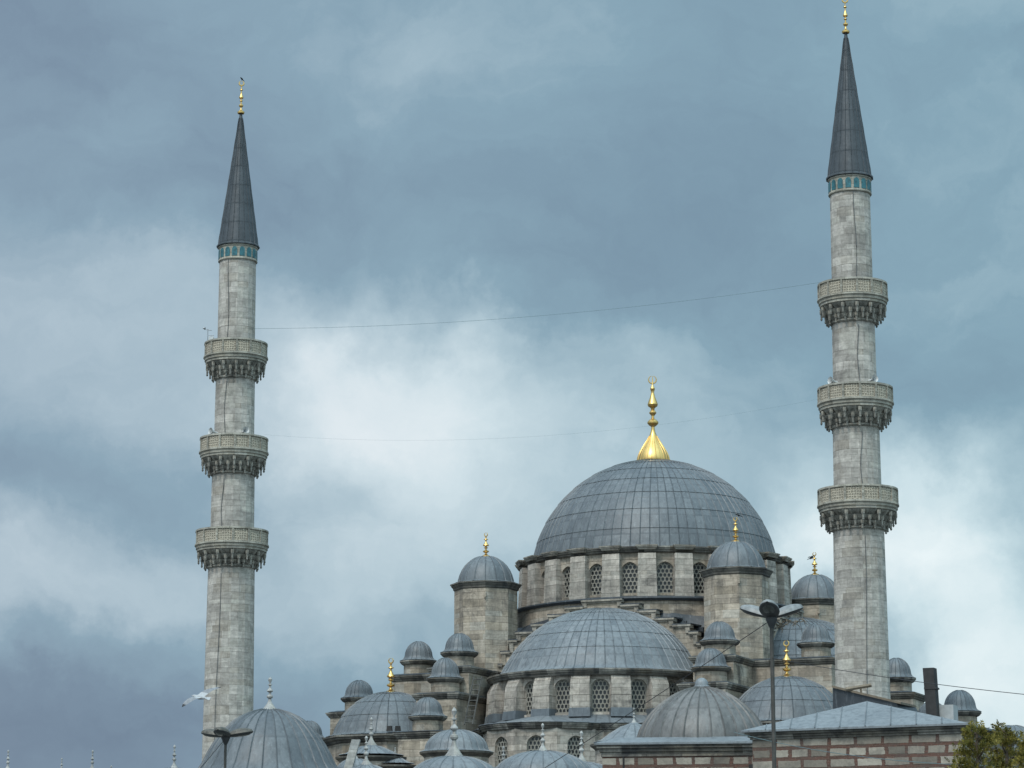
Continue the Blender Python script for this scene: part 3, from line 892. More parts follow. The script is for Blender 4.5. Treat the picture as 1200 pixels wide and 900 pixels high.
pm.hexa([Vector(v_) for v_ in ((-0.66, -0.50, 18.603), (0.66, -0.50, 18.603), (0.66, 0.4, 18.603), (-0.66, 0.4, 18.603),
                               (-0.64, -0.20, 19.2), (0.64, -0.20, 19.2), (0.64, 0.4, 19.2), (-0.64, 0.4, 19.2))])
pier1 = pm.build('pier', 'ashlar_pale', mosque)
m = MB()
m.hexa([Vector(v_) for v_ in ((-0.74, -0.70, 16.40), (0.74, -0.70, 16.40), (0.74, 0.3, 16.40), (-0.74, 0.3, 16.40), (-0.715, -0.625, 17.0), (0.715, -0.625, 17.0), (0.715, 0.3, 17.0), (-0.715, 0.3, 17.0))])
m.build('lead_apron', 'lead_flat', pier1)
first_w = first_p = True
def dress(MR, angs):
    global first_w, first_p
    for ang in angs:
        wn_ = w1 if first_w else copy_tree(w1)
        first_w = False
        place_bay(wn_, MR @ bayM((0, 0), ang, AP2) @ Matrix.Translation((0, 0.22, 0)))
    for k_ in range(len(angs) + 1):
        pr = pier1 if first_p else copy_tree(pier1)
        first_p = False
        place_bay(pr, MR @ bayM((0, 0), angs[0] + (k_ - 0.5) * 2 * PI / HB, AP2 + 0.1))
dress(MR, angs)
for q in (1, 2, 3):
    half_dome(q, False)
# lead skirt and lower ring under the front half dome
SC = Vector((0, -HS - 0.02, 0))
m = MB()
m.lathe([(7.3, 16.62), (7.75, 16.5), (8.4, 16.22), (9.1, 15.98), (9.3, 15.92), (9.3, 15.86)], 64, a0=-PI / 2, a1=PI / 2, c=(SC.x, SC.y), cells=(30, 1))
m.build('skirt_roof', 'lead_pale', mosque)
m = MB()
m.lathe(cornice_prof(9.24, 15.85), 64, a0=-PI / 2, a1=PI / 2, c=(SC.x, SC.y))
m.build('cornice', 'cornice_stone', mosque)
m = MB()
m.lathe([(8.9, 15.6), (8.9, 14.0), (8.9, 12.0)], 64, a0=-PI / 2, a1=PI / 2, c=(SC.x, SC.y))
m.build('lower_wall', 'ashlar_pale', mosque)
# exedra bulging out of it, windows in its wall
for k_, (psi) in enumerate((R(18 - 0) * -1 + 0.0, R(58))):
    psi = (R(-10), R(62))[k_]
    EC = SC + Vector((math.sin(psi), -math.cos(psi), 0)) * 7.1
    m = MB()
    m.lathe([(0.5, 16.62), (1.6, 16.44), (2.6, 16.25), (3.6, 16.05), (4.35, 15.93), (4.75, 15.90), (4.78, 15.84)], 48, c=(EC.x, EC.y), cells=(26, 1))
    ex = m.build('exedra', 'lead_pale', mosque)
    m = MB(); m.lathe(cornice_prof(4.72, 15.83), 60, c=(EC.x, EC.y))
    m.build('cornice', 'cornice_stone', ex)
    ew = MB()
    nb = 10; ap3 = 4.3
    W3 = 2 * ap3 * math.tan(PI / nb) + 0.002
    arch_e = arch_pts(1.24, 12.95, 14.45, 15.0)
    if k_ == 0:
        w2 = lattice_mesh(arch_e, 0.255, 0.28, 0.08, 0.06).build('window', 'lattice_plaster', ex)
        pane_mesh(arch_e).build('pane', 'window_dark', w2, (0, 0.07, 0))
    for i in range(nb):
        ang = psi + R(23) + R(-2) + i * 2 * PI / nb
        M = bayM((EC.x, EC.y), ang, ap3)
        if math.cos(ang - VIEW) > 0.1 and k_ == 0:
            wall_bay(ew, M, W3, 12.2, 15.6, arch_e, 0.35, uo=i * W3)
            wn_ = w2 if i == 0 else copy_tree(w2, ex)
            place_bay(wn_, M @ Matrix.Translation((0, 0.2, 0)))
        else:
            ew.face([M @ Vector(v_) for v_ in ((-W3 / 2, 0, 12.2), (W3 / 2, 0, 12.2), (W3 / 2, 0, 15.6), (-W3 / 2, 0, 15.6))])
    ew.build('exedra_wall', 'ashlar_pale', ex)

# --- prayer hall body
m = MB()
m.box((0, 0, 6.25), (41, 41, 12.5))
m.build('prayer_hall', 'ashlar', mosque)
m = MB()
m.box((0, 0, 12.62), (41.4, 41.4, 0.2))
m.build('hall_roof', 'lead_flat', mosque)
m = MB()
m.box((0, 0, 15.5), (21.0, 21.0, 6.0))
m.build('hall_core', 'ashlar', mosque)

# --- corner domes with gilt finials
cd = MB(); cd.lathe([(4.45, 15.3), (4.45, 13.5), (4.45, 12.4)], 8, ph=R(22.5))
cdr = cd.build('corner_dome_drum', 'ashlar', mosque)
m = MB()
m.lathe([(3.6, 15.72), (4.98, 15.66), (5.0, 15.54), (4.9, 15.5), (4.86, 15.38), (4.66, 15.3), (4.62, 15.2), (4.45, 15.12)], 8, ph=R(22.5))
m.build('cornice', 'cornice_stone', cdr)
prof = sphere_prof(4.2, 14.72, 15.9, n=20, step=0.03, rows=4)
prof += [(prof[-1][0] + 0.10, 15.8), (prof[-1][0] + 0.35, 15.73), (prof[-1][0] + 0.5, 15.71)]
dm = dome_mesh(prof, 32, 4.4, 0.08, 0.045, sub=2, rmin=0.5).build('dome', 'lead_sheet', cdr)
gold_finial(2.45, dm, (0, 0, 18.88), 1.25)
KD = 14.6
for i, (a, b) in enumerate(((KD, KD), (KD, -KD), (-KD, KD), (-KD, -KD))):
    c = cdr if i == 0 else copy_tree(cdr)
    c.location = loc_ab(a, b)

# --- little domed turrets standing on stone blocks
tb = MB(); tb.lathe([(1.06, -0.25), (1.06, -0.7), (1.08, -1.7)], 12, ph=R(15))
tur0 = tb.build('turret', 'ashlar', mosque)
m = MB(); m.lathe([(0.8, 0.05), (1.34, 0.0), (1.36, -0.07), (1.30, -0.10), (1.27, -0.17), (1.16, -0.25), (1.06, -0.29)], 24)
m.build('cornice', 'cornice_stone', tur0)
prof = [(0.01, 1.42), (0.18, 1.40), (0.40, 1.32), (0.60, 1.19), (0.77, 1.01), (0.89, 0.80), (0.96, 0.58), (0.99, 0.38), (1.03, 0.25), (1.12, 0.14), (1.25, 0.065), (1.36, 0.03)]
dome_mesh(prof, 20, 1, 0.055, 0.03, sub=2, rmin=0.18).build('dome', 'lead_sheet', tur0)
T1, T2, T3 = 21.55, 19.55, 16.5
# (a, b, level, block a0, a1, b0, b1)
TUR = [
    (13.8, -9.65, T1, 8.0, 15.3, -11.1, -8.25), (13.8, 9.65, T1, 8.0, 15.3, 8.25, 11.1),
    (16.0, -9.74, T2, 9.0, 17.5, -11.25, -8.2), (16.0, 9.74, T2, 9.0, 17.5, 8.2, 11.25),
    (9.65, -14.75, T1, 8.2, 11.1, -16.15, -8.0), (9.75, 15.2, T1, 8.2, 11.2, 8.0, 16.7),
    (4.2, -22.2, T2, 2.6, 5.8, -23.8, -9.0), (3.8, 19.2, T2, 2.3, 5.3, 9.0, 20.7),
    (21.1, -8.7, T3, 12.0, 22.6, -10.2, -7.2),
    (10.8, 25.3, T3, 9.3, 12.3, 20.0, 26.8),
    (1.0, -28.0, 16.95, -0.5, 2.5, -29.5, -20.0),
    (-9.65, -14.75, T1, -11.1, -8.2, -16.15, -8.0),
]
for i, (a, b, z, a0, a1, b0, b1) in enumerate(TUR):
    tr = tur0 if i == 0 else copy_tree(tur0)
    tr.location = loc_ab(a, b, z); tr.rotation_euler = (0, 0, i * 0.7)
    tr.scale = (1 + 0.035 * math.sin(i * 2.3), 1 + 0.035 * math.sin(i * 2.3), 1 + 0.05 * math.sin(i * 3.7))
    zt = z - 1.12
    m = MB()
    low = 12.4 if z > 17 and abs(b) < 20.6 else 0.0
    m.box(((b0 + b1) / 2, -(a0 + a1) / 2, (zt + low) / 2 - 0.15), (b1 - b0, a1 - a0, zt - low - 0.3))
    pierb = m.build('turret_block', 'ashlar', mosque)
    m = MB()
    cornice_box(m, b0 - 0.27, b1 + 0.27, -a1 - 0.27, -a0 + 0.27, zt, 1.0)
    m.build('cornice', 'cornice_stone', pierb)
    m = MB()
    e = 0.006 * i
    m.box(((b0 + b1) / 2, -(a0 + a1) / 2, zt + 0.06 + e), (b1 - b0 + 0.30, a1 - a0 + 0.30, 0.10), taper=0.9)
    m.build('lead_cap', 'lead_dark', pierb)

# small dome beside the right turret group, low behind the flue
def low_dome(name, px, py_top, Y, r, parent, mat='lead_sheet', h=None):
    return None

# ================================================================== minarets
def minaret(name):
    root = empty(name, (0, 0, 0))
    Y = 168.7
    def z_(py, rr=0.0):
        return at(600, py, Y - rr).z
    zsp, zeave = z_(42), z_(208, 1.42)
    pt = [z_(328, 2.19), z_(450, 2.34), z_(569.5, 2.46)]      # parapet tops
    br = [2.14, 2.30, 2.44]
    sh = [1.30, 1.37, 1.49, 1.58]                               # shaft radii, top to bottom
    N = 20
    m = MB()
    segs = [(zeave + 0.15, pt[0] - 1.0, sh[0] - 0.02, sh[0] + 0.01), (pt[0] - 1.0, pt[1] - 1.0, sh[1] - 0.02, sh[1] + 0.02),
            (pt[1] - 1.0, pt[2] - 1.0, sh[2] - 0.03, sh[2] + 0.02), (pt[2] - 1.0, 0.0, sh[3], 1.86)]
    prof = []
    for a, b, r0, r1 in segs:
        nn = 6
        for k_ in range(nn + 1):
            prof.append((r0 + (r1 - r0) * k_ / nn, a + (b - a) * k_ / nn))
    m.lathe(prof, N)
    m.build('shaft', 'minaret_stone', root, angle=12)
    # turquoise tile frieze under the spire
    m = MB(); m.lathe([(1.25, zeave + 0.1), (1.40, zeave + 0.06), (1.40, zeave - 0.10), (1.345, zeave - 0.14), (1.345, zeave - 0.92), (1.38, zeave - 0.97), (1.38, zeave - 1.05), (1.30, zeave - 1.1)], 40)
    fr = m.build('frieze', 'balcony_stone', root)
    m = MB()
    ar = arch_pts(0.36, zeave - 0.88, zeave - 0.42, zeave - 0.2)
    out = [(-x, z) for x, z in ar] + [(x, z) for x, z in ar[:-1][::-1]]
    for k_ in range(16):
        M = bayM((0, 0), 2 * PI * (k_ + 0.5) / 16, 1.365) @ Matrix(((1, 0, 0, 0), (0, 0, 1, 0), (0, 1, 0, 0), (0, 0, 0, 1)))
        m.prism(out, 0.0, 0.08, M)
    m.build('tiles', 'turquoise_tile', fr)
    # lead spire
    prof = []
    for k_ in range(22):
        f = k_ / 21
        prof.append((0.07 + 1.33 * f ** 1.02 + (0.012 if k_ % 3 == 2 else 0), zsp + (zeave + 0.18 - zsp) * f))
    prof += [(1.49, zeave + 0.10), (1.50, zeave + 0.02), (1.40, zeave - 0.02)]
    sp = dome_mesh(prof, 20, 7.999, 0.05, 0.03, sub=2, rmin=0.12).build('spire', 'lead_spire', root)
    gold_finial(2.35, sp, (0, 0, zsp - 0.05), 0.72)
    # balconies
    for i in range(3):
        zt = pt[i]; rb = br[i]; rs = sh[i + 1]
        ph_ = 1.06          # parapet height
        np_ = 14
        m = MB()
        m.lathe([(rb - 0.12, zt - 0.14), (rb, zt - 0.14), (rb, zt - ph_), (rb - 0.10, zt - ph_)], np_ * 3)
        m.lathe([(rb - 0.12, zt - ph_), (rb - 0.12, zt - 0.14)], np_ * 3)
        bal = m.build('balcony', 'carved_parapet', root)
        m = MB()
        m.lathe([(rb - 0.16, zt), (rb + 0.07, zt), (rb + 0.08, zt - 0.12), (rb - 0.0, zt - 0.15), (rb - 0.14, zt - 0.15), (rb - 0.16, zt)], np_ * 3)
        m.build('rail', 'balcony_stone', bal)
        m = MB()
        m.box((0, 0, 0), (0.13, 0.16, 0.92))
        po = m.build('post', 'balcony_stone', bal)
        for k_ in range(np_):
            pk = po if k_ == 0 else po.copy()
            if k_:
                col.objects.link(pk)
            pk.matrix_local = bayM((0, 0), 2 * PI * k_ / np_, rb) @ Matrix.Translation((0, 0, zt - 0.6))
        m = MB()
        m.lathe([(rs, zt - ph_ + 0.12), (rb + 0.10, zt - ph_ + 0.10), (rb + 0.12, zt - ph_ - 0.02), (rb + 0.03, zt - ph_ - 0.10), (rb + 0.03, zt - ph_ - 0.24),
                 (rb - 0.04, zt - ph_ - 0.28), (rb - 0.04, zt - ph_ - 0.42), (rb - 0.12, zt - ph_ - 0.45)], 42)
        m.build('floor_slab', 'balcony_stone', bal)
        # muqarnas: tiers of scalloped niches with hanging drops
        m = MB()
        zt2 = zt - ph_ - 0.40
        tiers = [(rb - 0.06, zt2, 0.34, 28), (rb - 0.06 - (rb - rs) * 0.30, zt2 - 0.34, 0.36, 28), (rb - 0.06 - (rb - rs) * 0.58, zt2 - 0.70, 0.36, 28)]
        for j, (r, zz, hh, nn) in enumerate(tiers):
            seg = nn * 4
            rows = []; uvr = []
            rn = tiers[j + 1][0] if j < 2 else rs + 0.04
            for zf in (0.0, 0.35, 0.7, 1.0):
                row = []
                for k_ in range(seg):
                    a = 2 * PI * k_ / seg
                    sc_ = abs(math.cos(nn * a / 2 + (PI / 2 if j % 2 else 0)))
                    rr_ = r - (r - rn) * zf ** 1.6 - (0.03 + 0.15 * zf) * sc_
                    row.append(Vector((rr_ * math.sin(a), -rr_ * math.cos(a), zz - hh * zf)))
                rows.append(row); uvr.append([(k_ * 2 * PI * r / seg, zz - hh * zf) for k_ in range(seg + 1)])
            m.grid(rows[::-1], uvr[::-1], True)
            m.lathe([(rn - 0.16, zz - hh + 0.01), (r - 0.16, zz - hh * 0.5), (r - 0.10, zz - 0.01)], 40)
        # drops
        for j, (rr_, zz, ln, nn, off) in enumerate(((rb - 0.13, zt2 - 0.20, 0.62, 14, 0.0), (rb - 0.13 - (rb - rs) * 0.33, zt2 - 0.5, 0.62, 14, 0.5), (rb - 0.10 - (rb - rs) * 0.62, zt2 - 0.78, 0.5, 14, 0.0))):
            for k_ in range(nn):
                a = 2 * PI * (k_ + off) / nn
                m.lathe([(0.12, zz + 0.1), (0.12, zz - ln * 0.25), (0.075, zz - ln * 0.35), (0.06, zz - ln * 0.75), (0.085, zz - ln * 0.82), (0.065, zz - ln * 0.9), (0.012, zz - ln)], 6,
                        c=(rr_ * math.sin(a), -rr_ * math.cos(a)))
        m.build('muqarnas', 'muqarnas_stone', bal)
        m = MB()
        m.lathe([(rs - 0.05, zt2 - 1.0), (rs + 0.12, zt2 - 1.02), (rs + 0.13, zt2 - 1.12), (rs + 0.02, zt2 - 1.2)], 40)
        m.build('collar', 'muqarnas_stone', bal)
    return root, pt, sh, br, zsp, zeave
MR_, PT, SH, BR, ZSP, ZEAVE = minaret('minaret')
pR = at(1005.5, 592, 167.8); pL = at(271.8, 637, 185.3)
MR_.location = (pR.x, pR.y, 0)
tag(MR_, 'pale stone minaret with three balconies rising on the right, nearer than its twin', 'minaret', 'twin minarets of the mosque')
ML_ = copy_tree(MR_)
ML_.location = (pL.x, pL.y, 0)
ML_.rotation_euler = (0, 0, R(7))
tag(ML_, 'pale stone minaret with three balconies on the left, an instrument mast on its top balcony', 'minaret', 'twin minarets of the mosque')
# lightning conductor down each shaft
for root, off in ((MR_, R(4)), (ML_, R(-22))):
    a = off - root.rotation_euler.z
    zs = [ZEAVE - 1.1, PT[0] + 0.1, PT[0] - 2.9, PT[1] + 0.1, PT[1] - 3.0, PT[2] + 0.1, PT[2] - 3.1, 12.0, 2.0]
    rs_ = [SH[0] + 0.02, SH[0] + 0.03, SH[1] + 0.03, SH[1] + 0.05, SH[2] + 0.03, SH[2] + 0.05, SH[3] + 0.03, SH[3] + 0.25, SH[3] + 0.32]
    for (z1, r1), (z2, r2) in zip(list(zip(zs, rs_))[0::2], list(zip(zs, rs_))[1::2]):
        pts = []
        for k_ in range(9):
            f = k_ / 8
            aa = a + 0.05 * math.sin(z1 + f * 5)
            rr_ = r1 + (r2 - r1) * f
            pts.append((rr_ * math.sin(aa), -rr_ * math.cos(aa), z1 + (z2 - z1) * f))
        m = MB(); m.tube(pts, 0.022, 5)
        m.build('conductor', 'conductor_grey', root)

# ================================================================== courtyard arcade with small domes in front of the mosque
arcade = tag(empty('courtyard_arcade', (0, 150, 0), 0),
             'low courtyard arcade of little lead domes with white stone finials in front of the mosque', 'arcade')
def small_dome(px, py_top, Y, r, h, fin_h, base=0.0, wall='ashlar_pale', nrib=20, mat='lead_pale', eave=0.35, cone=False, parent=arcade, fw=1.0):
    P = at(px, py_top, Y)
    L = P - Vector((0, 150, 0))
    zt = P.z
    if cone:
        prof = [(0.05, zt), (r * 0.33, zt - h * 0.22), (r * 0.66, zt - h * 0.6), (r * 0.9, zt - h * 0.93), (r + eave * 0.5, zt - h)]
    else:
        prof = []
        for k_ in range(11):
            th = R(86) * k_ / 10
            prof.append((max(r * math.sin(th), 0.01), zt - h + h * math.cos(th) ** 0.95 if math.cos(th) > 0 else zt - h))
        prof += [(r + 0.08, zt - h - 0.03), (r + eave, zt - h - 0.12)]
    prof = [(a, b) for a, b in prof]
    d = dome_mesh(prof, nrib, 1, 0.06, 0.035, sub=2, rmin=0.25).build('dome', mat, parent, (L.x, L.y, 0))
    m = MB()
    m.lathe([(r * 0.6, zt - h - 0.08), (r + eave + 0.03, zt - h - 0.13), (r + eave, zt - h - 0.25), (r + eave * 0.5, zt - h - 0.36), (r + 0.05, zt - h - 0.5)], 24)
    m.build('cornice', 'cornice_stone', d)
    m = MB()
    m.lathe([(r + 0.05, zt - h - 0.45), (r + 0.05, (zt - h) * 0.5), (r + 0.05, base)], 24)
    m.build('drum', wall, d)
    if fin_h:
        stone_finial_mb(fin_h, fw).build('finial', 'white_stone', d, (0, 0, zt - 0.08))
    return d
small_dome(535, 855, 178, 2.05, 1.35, 0.0, nrib=24)
small_dome(532, 886, 150, 2.55, 1.4, 2.75, fw=1.0)
small_dome(636, 880, 150, 2.75, 1.5, 1.6, nrib=24)
small_dome(681.5, 893, 160, 2.3, 1.3, 1.9)
small_dome(590, 899, 158, 2.3, 1.3, 1.3, fw=1.1)
small_dome(435, 872, 181, 2.0, 0.75, 1.85, cone=True)
small_dome(429, 896, 150, 1.3, 0.8, 1.65, fw=1.05)
small_dome(417, 889, 170, 1.2, 0.8, 1.1)
small_dome(463, 886, 180, 1.1, 0.5, 0.65, fw=1.6, cone=True)
small_dome(743, 846, 165, 2.3, 1.25, 0.95, cone=True, nrib=16)
for px, py, Y, fh in ((9, 902, 155, 1.2), (72, 906, 155, 0.95), (108, 902, 155, 1.2), (130, 914, 155, 0.9), (204, 900, 150, 1.35)):
    small_dome(px, py, Y, 2.0, 1.2, fh, nrib=16)
m = MB()
p0 = at(418, 867, 150)
ax = Vector((0.23, 0, 1)).normalized()
m.hexa([Vector((p0.x + dx + sh_, p0.y - 150 + dy, z)) for z, sh_ in ((8.0, -1.2), (p0.z, 0.0)) for dx, dy in ((-0.26, -0.35), (0.2, -0.35), (0.2, 0.35), (-0.26, 0.35))])
m.build('stone_pier', 'white_stone', arcade)

# ---- tall single lead dome at left (fountain house)
kiosk = tag(empty('domed_kiosk', (0, 0, 0)), 'steep ribbed lead dome with flaring foot and stone finial in front of the left minaret', 'domed building')
Y = 128.0
P = at(316, 831, Y)
kiosk.location = (P.x, P.y, 0)
k = mpp(860, Y)
PP = [(0.3, 831), (11.5, 832), (23.5, 835.5), (34.5, 840.5), (43, 846), (51.5, 854.5), (59, 863.5), (65.5, 872.5), (71.5, 883), (77, 894.5), (84, 905), (95, 914), (108, 918)]
zt = P.z
prof = [(r * k, zt - (y - 831) * k) for r, y in PP]
dome_mesh(prof, 30, 2.2, 0.08, 0.05, sub=3, rmin=0.3).build('dome', 'lead_grey', kiosk)
stone_finial_mb(39 * k, 1.15).build('finial', 'white_stone', kiosk, (0, 0, zt - 0.05))
m = MB()
rb = prof[-1][0]; zb = prof[-1][1]
m.lathe([(rb - 0.4, zb), (rb + 0.05, zb - 0.02), (rb + 0.03, zb - 0.18), (rb - 0.5, zb - 0.35)], 30)
m.lathe([(rb - 0.5, zb - 0.3), (rb - 0.5, 0)], 8)
m.build('wall', 'ashlar_pale', kiosk)

# ================================================================== brick and stone buildings in the foreground
def pyramid_roof(m, w_, d_, z0, h, ov, ridge=0.0):
    x, y = w_ / 2 + ov, d_ / 2 + ov
    A = [Vector((-x, -y, z0)), Vector((x, -y, z0)), Vector((x, y, z0)), Vector((-x, y, z0))]
    B = [q + Vector((0, 0, 0.09)) for q in A]
    t0, t1 = Vector((-ridge, 0, z0 + h)), Vector((ridge, 0, z0 + h))
    m.face([A[3], A[2], A[1], A[0]])
    for k_ in range(4):
        m.face([A[k_], A[(k_ + 1) % 4], B[(k_ + 1) % 4], B[k_]])
    return A, B, t0, t1
# building with the brown dome
PL_, PR_ = at(698, 870, 125.0), at(900, 868, 123.9)
ctr = (PL_ + PR_) / 2
W = (PR_ - PL_).length
ang = math.atan2(PR_.y - PL_.y, PR_.x - PL_.x)
hz = ctr.z
D0 = 8.0
bb = tag(empty('domed_brick_building', (0, 0, 0)), 'low brick and stone building under a brownish ribbed lead dome, left of its neighbour', 'building')
cdir = Vector((-math.sin(ang), math.cos(ang), 0))
cc = ctr + cdir * (D0 / 2)
bb.location = (cc.x, cc.y, 0); bb.rotation_euler = (0, 0, ang)
of = (hz - 0.62 + 0.45) % 0.46
m = MB(); m.box((0, 0, (hz - 0.60) / 2 - of), (W - 0.55, D0 - 0.55, hz - 0.60))
m.build('wall', 'brick_and_stone', bb, (0, 0, of))
m = MB()
for z0, z1, e in ((-0.26, -0.12, 0.03), (-0.42, -0.264, 0.14), (-0.64, -0.424, 0.22)):
    m.box((0, 0, hz + (z0 + z1) / 2), (W - 2 * e, D0 - 2 * e, z1 - z0))
m.build('cornice', 'cornice_stone', bb)
m = MB()
x, y = W / 2 + 0.06, D0 / 2 + 0.06
lo = [Vector((-x, -y, hz - 0.115)), Vector((x, -y, hz - 0.115)), Vector((x, y, hz - 0.115)), Vector((-x, y, hz - 0.115))]
mid = [q + Vector((0, 0, 0.09)) for q in lo]
hi = [Vector((sx * 3.0, sy * 3.0, hz + 0.28)) for sx, sy in ((-1, -1), (1, -1), (1, 1), (-1, 1))]
m.grid([lo, mid, hi], [[(k_, j) for k_ in range(5)] for j in range(3)], True)
m.face(lo[::-1])
m.build('roof', 'lead_light', bb)
DC = at(822.5, 806, ctr.y + 4.0)
k = mpp(830, DC.y)
lx = (Vector((DC.x, DC.y, 0)) - cc).dot(Vector((math.cos(ang), math.sin(ang), 0)))
PP = [(0.3, 805.5), (9, 806.5), (20, 809.5), (31.5, 814.5), (42.5, 821), (53, 829.5), (61.5, 838.5), (68, 847.5), (73, 857), (76, 866), (77, 874)]
prof = [(r * k, DC.z - (y - 806) * k) for r, y in PP]
dm = dome_mesh(prof, 30, 2.3, 0.09, 0.06, sub=3, rmin=0.32).build('dome', 'lead_brown', bb, (lx, 0, 0))
m = MB()
m.lathe([(0.01, 0.48), (0.12, 0.46), (0.24, 0.38), (0.31, 0.26), (0.32, 0.12), (0.38, 0.08), (0.40, -0.06)], 16)
m.build('knob', 'lead_light', dm, (0, 0, DC.z - 0.02))
m = MB(); m.tube([(-W / 2 + 1.25, -D0 / 2 + 0.28, hz - 0.6), (-W / 2 + 1.25, -D0 / 2 + 0.28, 0.2)], 0.05, 6)
m.build('downpipe', 'rust_dark', bb)
m = MB(); m.box((W / 2 - 0.55, -D0 / 2 + 0.25, hz - 1.9), (0.7, 0.3, 1.7))
m.build('gutter_box', 'rust_dark', bb)

# building with the pale hip roof
PL_, PR_ = at(871, 856, 118.0), at(1133, 847.5, 113.8)
ctr = (PL_ + PR_) / 2
W = (PR_ - PL_).length
ang = math.atan2(PR_.y - PL_.y, PR_.x - PL_.x)
hz = ctr.z
D1 = 8.6
hb = tag(empty('hip_roof_building', (0, 0, 0)), 'low building of red brick and pale stone courses under a pale lead hip roof', 'building')
cdir = Vector((-math.sin(ang), math.cos(ang), 0))
cc = ctr + cdir * (D1 / 2)
hb.location = (cc.x, cc.y, 0); hb.rotation_euler = (0, 0, ang)
of = (hz - 0.40 + 0.07) % 0.46
m = MB(); m.box((0, 0, (hz - 0.38) / 2 - of), (W - 0.6, D1 - 0.6, hz - 0.38))
m.build('wall', 'brick_and_stone', hb, (0, 0, of))
m = MB()
for z0, z1, e in ((-0.19, -0.09, 0.04), (-0.29, -0.194, 0.14), (-0.40, -0.294, 0.22)):
    m.box((0, 0, hz + (z0 + z1) / 2), (W - 2 * e, D1 - 2 * e, z1 - z0))
m.build('cornice', 'cornice_stone', hb)
m = MB()
apx = at(1013, 821, cc.y)
apl = Matrix.Rotation(-ang, 4, 'Z') @ (Vector((apx.x, apx.y, 0)) - Vector((cc.x, cc.y, 0)))
x, y = W / 2 + 0.08, D1 / 2 + 0.08
lo = [Vector((-x, -y, hz - 0.085)), Vector((x, -y, hz - 0.085)), Vector((x, y, hz - 0.085)), Vector((-x, y, hz - 0.085))]
mid = [q + Vector((0, 0, 0.085)) for q in lo]
m.grid([lo, mid], [[(k_, 0) for k_ in range(5)], [(k_, 0.1) for k_ in range(5)]], True)
m.face(lo[::-1])
AP = Vector((apl.x, 0, apx.z))
for k_ in range(4):
    a, b = mid[k_], mid[(k_ + 1) % 4]
    ns = 9
    for i in range(ns):
        q0, q1 = a.lerp(b, i / ns), a.lerp(b, (i + 1) / ns)
        m.face([q0, q1, AP], [(i, 0), (i + 1, 0), (i + 0.5, 0.9)])
        if i and k_ == 0:      # standing seams run straight up the slope
            nrm = (b - a).cross(AP - a).normalized()
            up_ = nrm.cross((b - a).normalized()); up_.normalize()
            Ly = AP.y - a.y
            top = q0
            for st_ in range(1, 60):
                d_ = Ly * st_ / 60
                xx = q0.x + math.tan(ang) * 0.62 * d_
                if not (a.x + (AP.x - a.x) * d_ / Ly < xx < b.x + (AP.x - b.x) * d_ / Ly):
                    break
                top = Vector((xx, a.y + d_, a.z + (AP.z - a.z) * d_ / Ly))
            sd = (b - a).normalized() * 0.035
            m.grid([[q0 - sd, q0 + nrm * 0.05, q0 + sd], [top - sd, top + nrm * 0.05, top + sd]], [[(0.5, 0.5)] * 3] * 2)
m.build('roof', 'lead_light', hb)
# lean-to roof behind the ridge
iM = Matrix.Rotation(-ang, 4, 'Z')
def hbl(px, py, Y):
    q = at(px, py, Y)
    r = iM @ Vector((q.x - cc.x, q.y - cc.y, 0))
    return Vector((r.x, r.y, q.z))
m = MB()
Yb = cc.y + 1.2
A, B, C, D_ = hbl(976, 845, Yb + 1.6), hbl(976, 806, Yb + 1.6), hbl(1050, 823, Yb), hbl(1062, 845, Yb)
dv = Vector((0, 3.0, 0))
m.face([A, D_, C, B]); m.face([A + dv, B + dv, C + dv, D_ + dv]); m.face([A, B, B + dv, A + dv]); m.face([D_, D_ + dv, C + dv, C]); m.face([A, A + dv, D_ + dv, D_])
m.face([B, C, C + dv, B + dv])
lt = m.build('dormer', 'lead_dark', hb)
m = MB()
sd = Vector((0, -0.12, 0)); u_ = Vector((0, 0, 0.10))
m.hexa([B + sd, C + sd + Vector((0.25, 0, -0.1)), C + dv, B + dv, B + sd + u_, C + sd + u_ + Vector((0.25, 0, -0.1)), C + dv + u_, B + dv + u_])
m.build('verge_board', 'timber', lt)
m = MB()
q0, q1 = hbl(991, 808, Yb + 1.0), hbl(1021, 803, Yb + 1.0)
m.tube([q0, q1], 0.09, 5)
qm = q0.lerp(q1, 0.6)
m.tube([qm, qm - Vector((0, 0, 0.6))], 0.05, 5)
m.build('roof_prop', 'timber', lt)
m = MB()
f0, f1 = hbl(1094, 846, cc.y + 0.3), hbl(1092.5, 783, cc.y + 0.3)
k = mpp(800, cc.y)
wt, wb_ = 6.6 * k, 6.4 * k
m.hexa([f0 + Vector((-wb_, -wb_, 0)), f0 + Vector((wb_, -wb_, 0)), f0 + Vector((wb_, wb_, 0)), f0 + Vector((-wb_, wb_, 0)),
        f1 + Vector((-wt - 0.12, -wt, 0)), f1 + Vector((wt - 0.12, -wt, 0)), f1 + Vector((wt - 0.12, wt, 0)), f1 + Vector((-wt - 0.12, wt, 0))])
mid_ = f0.lerp(f1, 0.62)
m.box(mid_ + Vector((-0.05, 0, 0)), (2 * wt + 0.05, 2 * wt + 0.05, 0.08))
m.build('flue', 'rust_dark', hb)
m = MB()
b0 = hbl(1111, 846, cc.y + 0.6)
m.box((b0.x, b0.y, b0.z + 0.3), (0.72, 0.72, 0.85))
m.build('vent_box', 'vent_metal', hb)
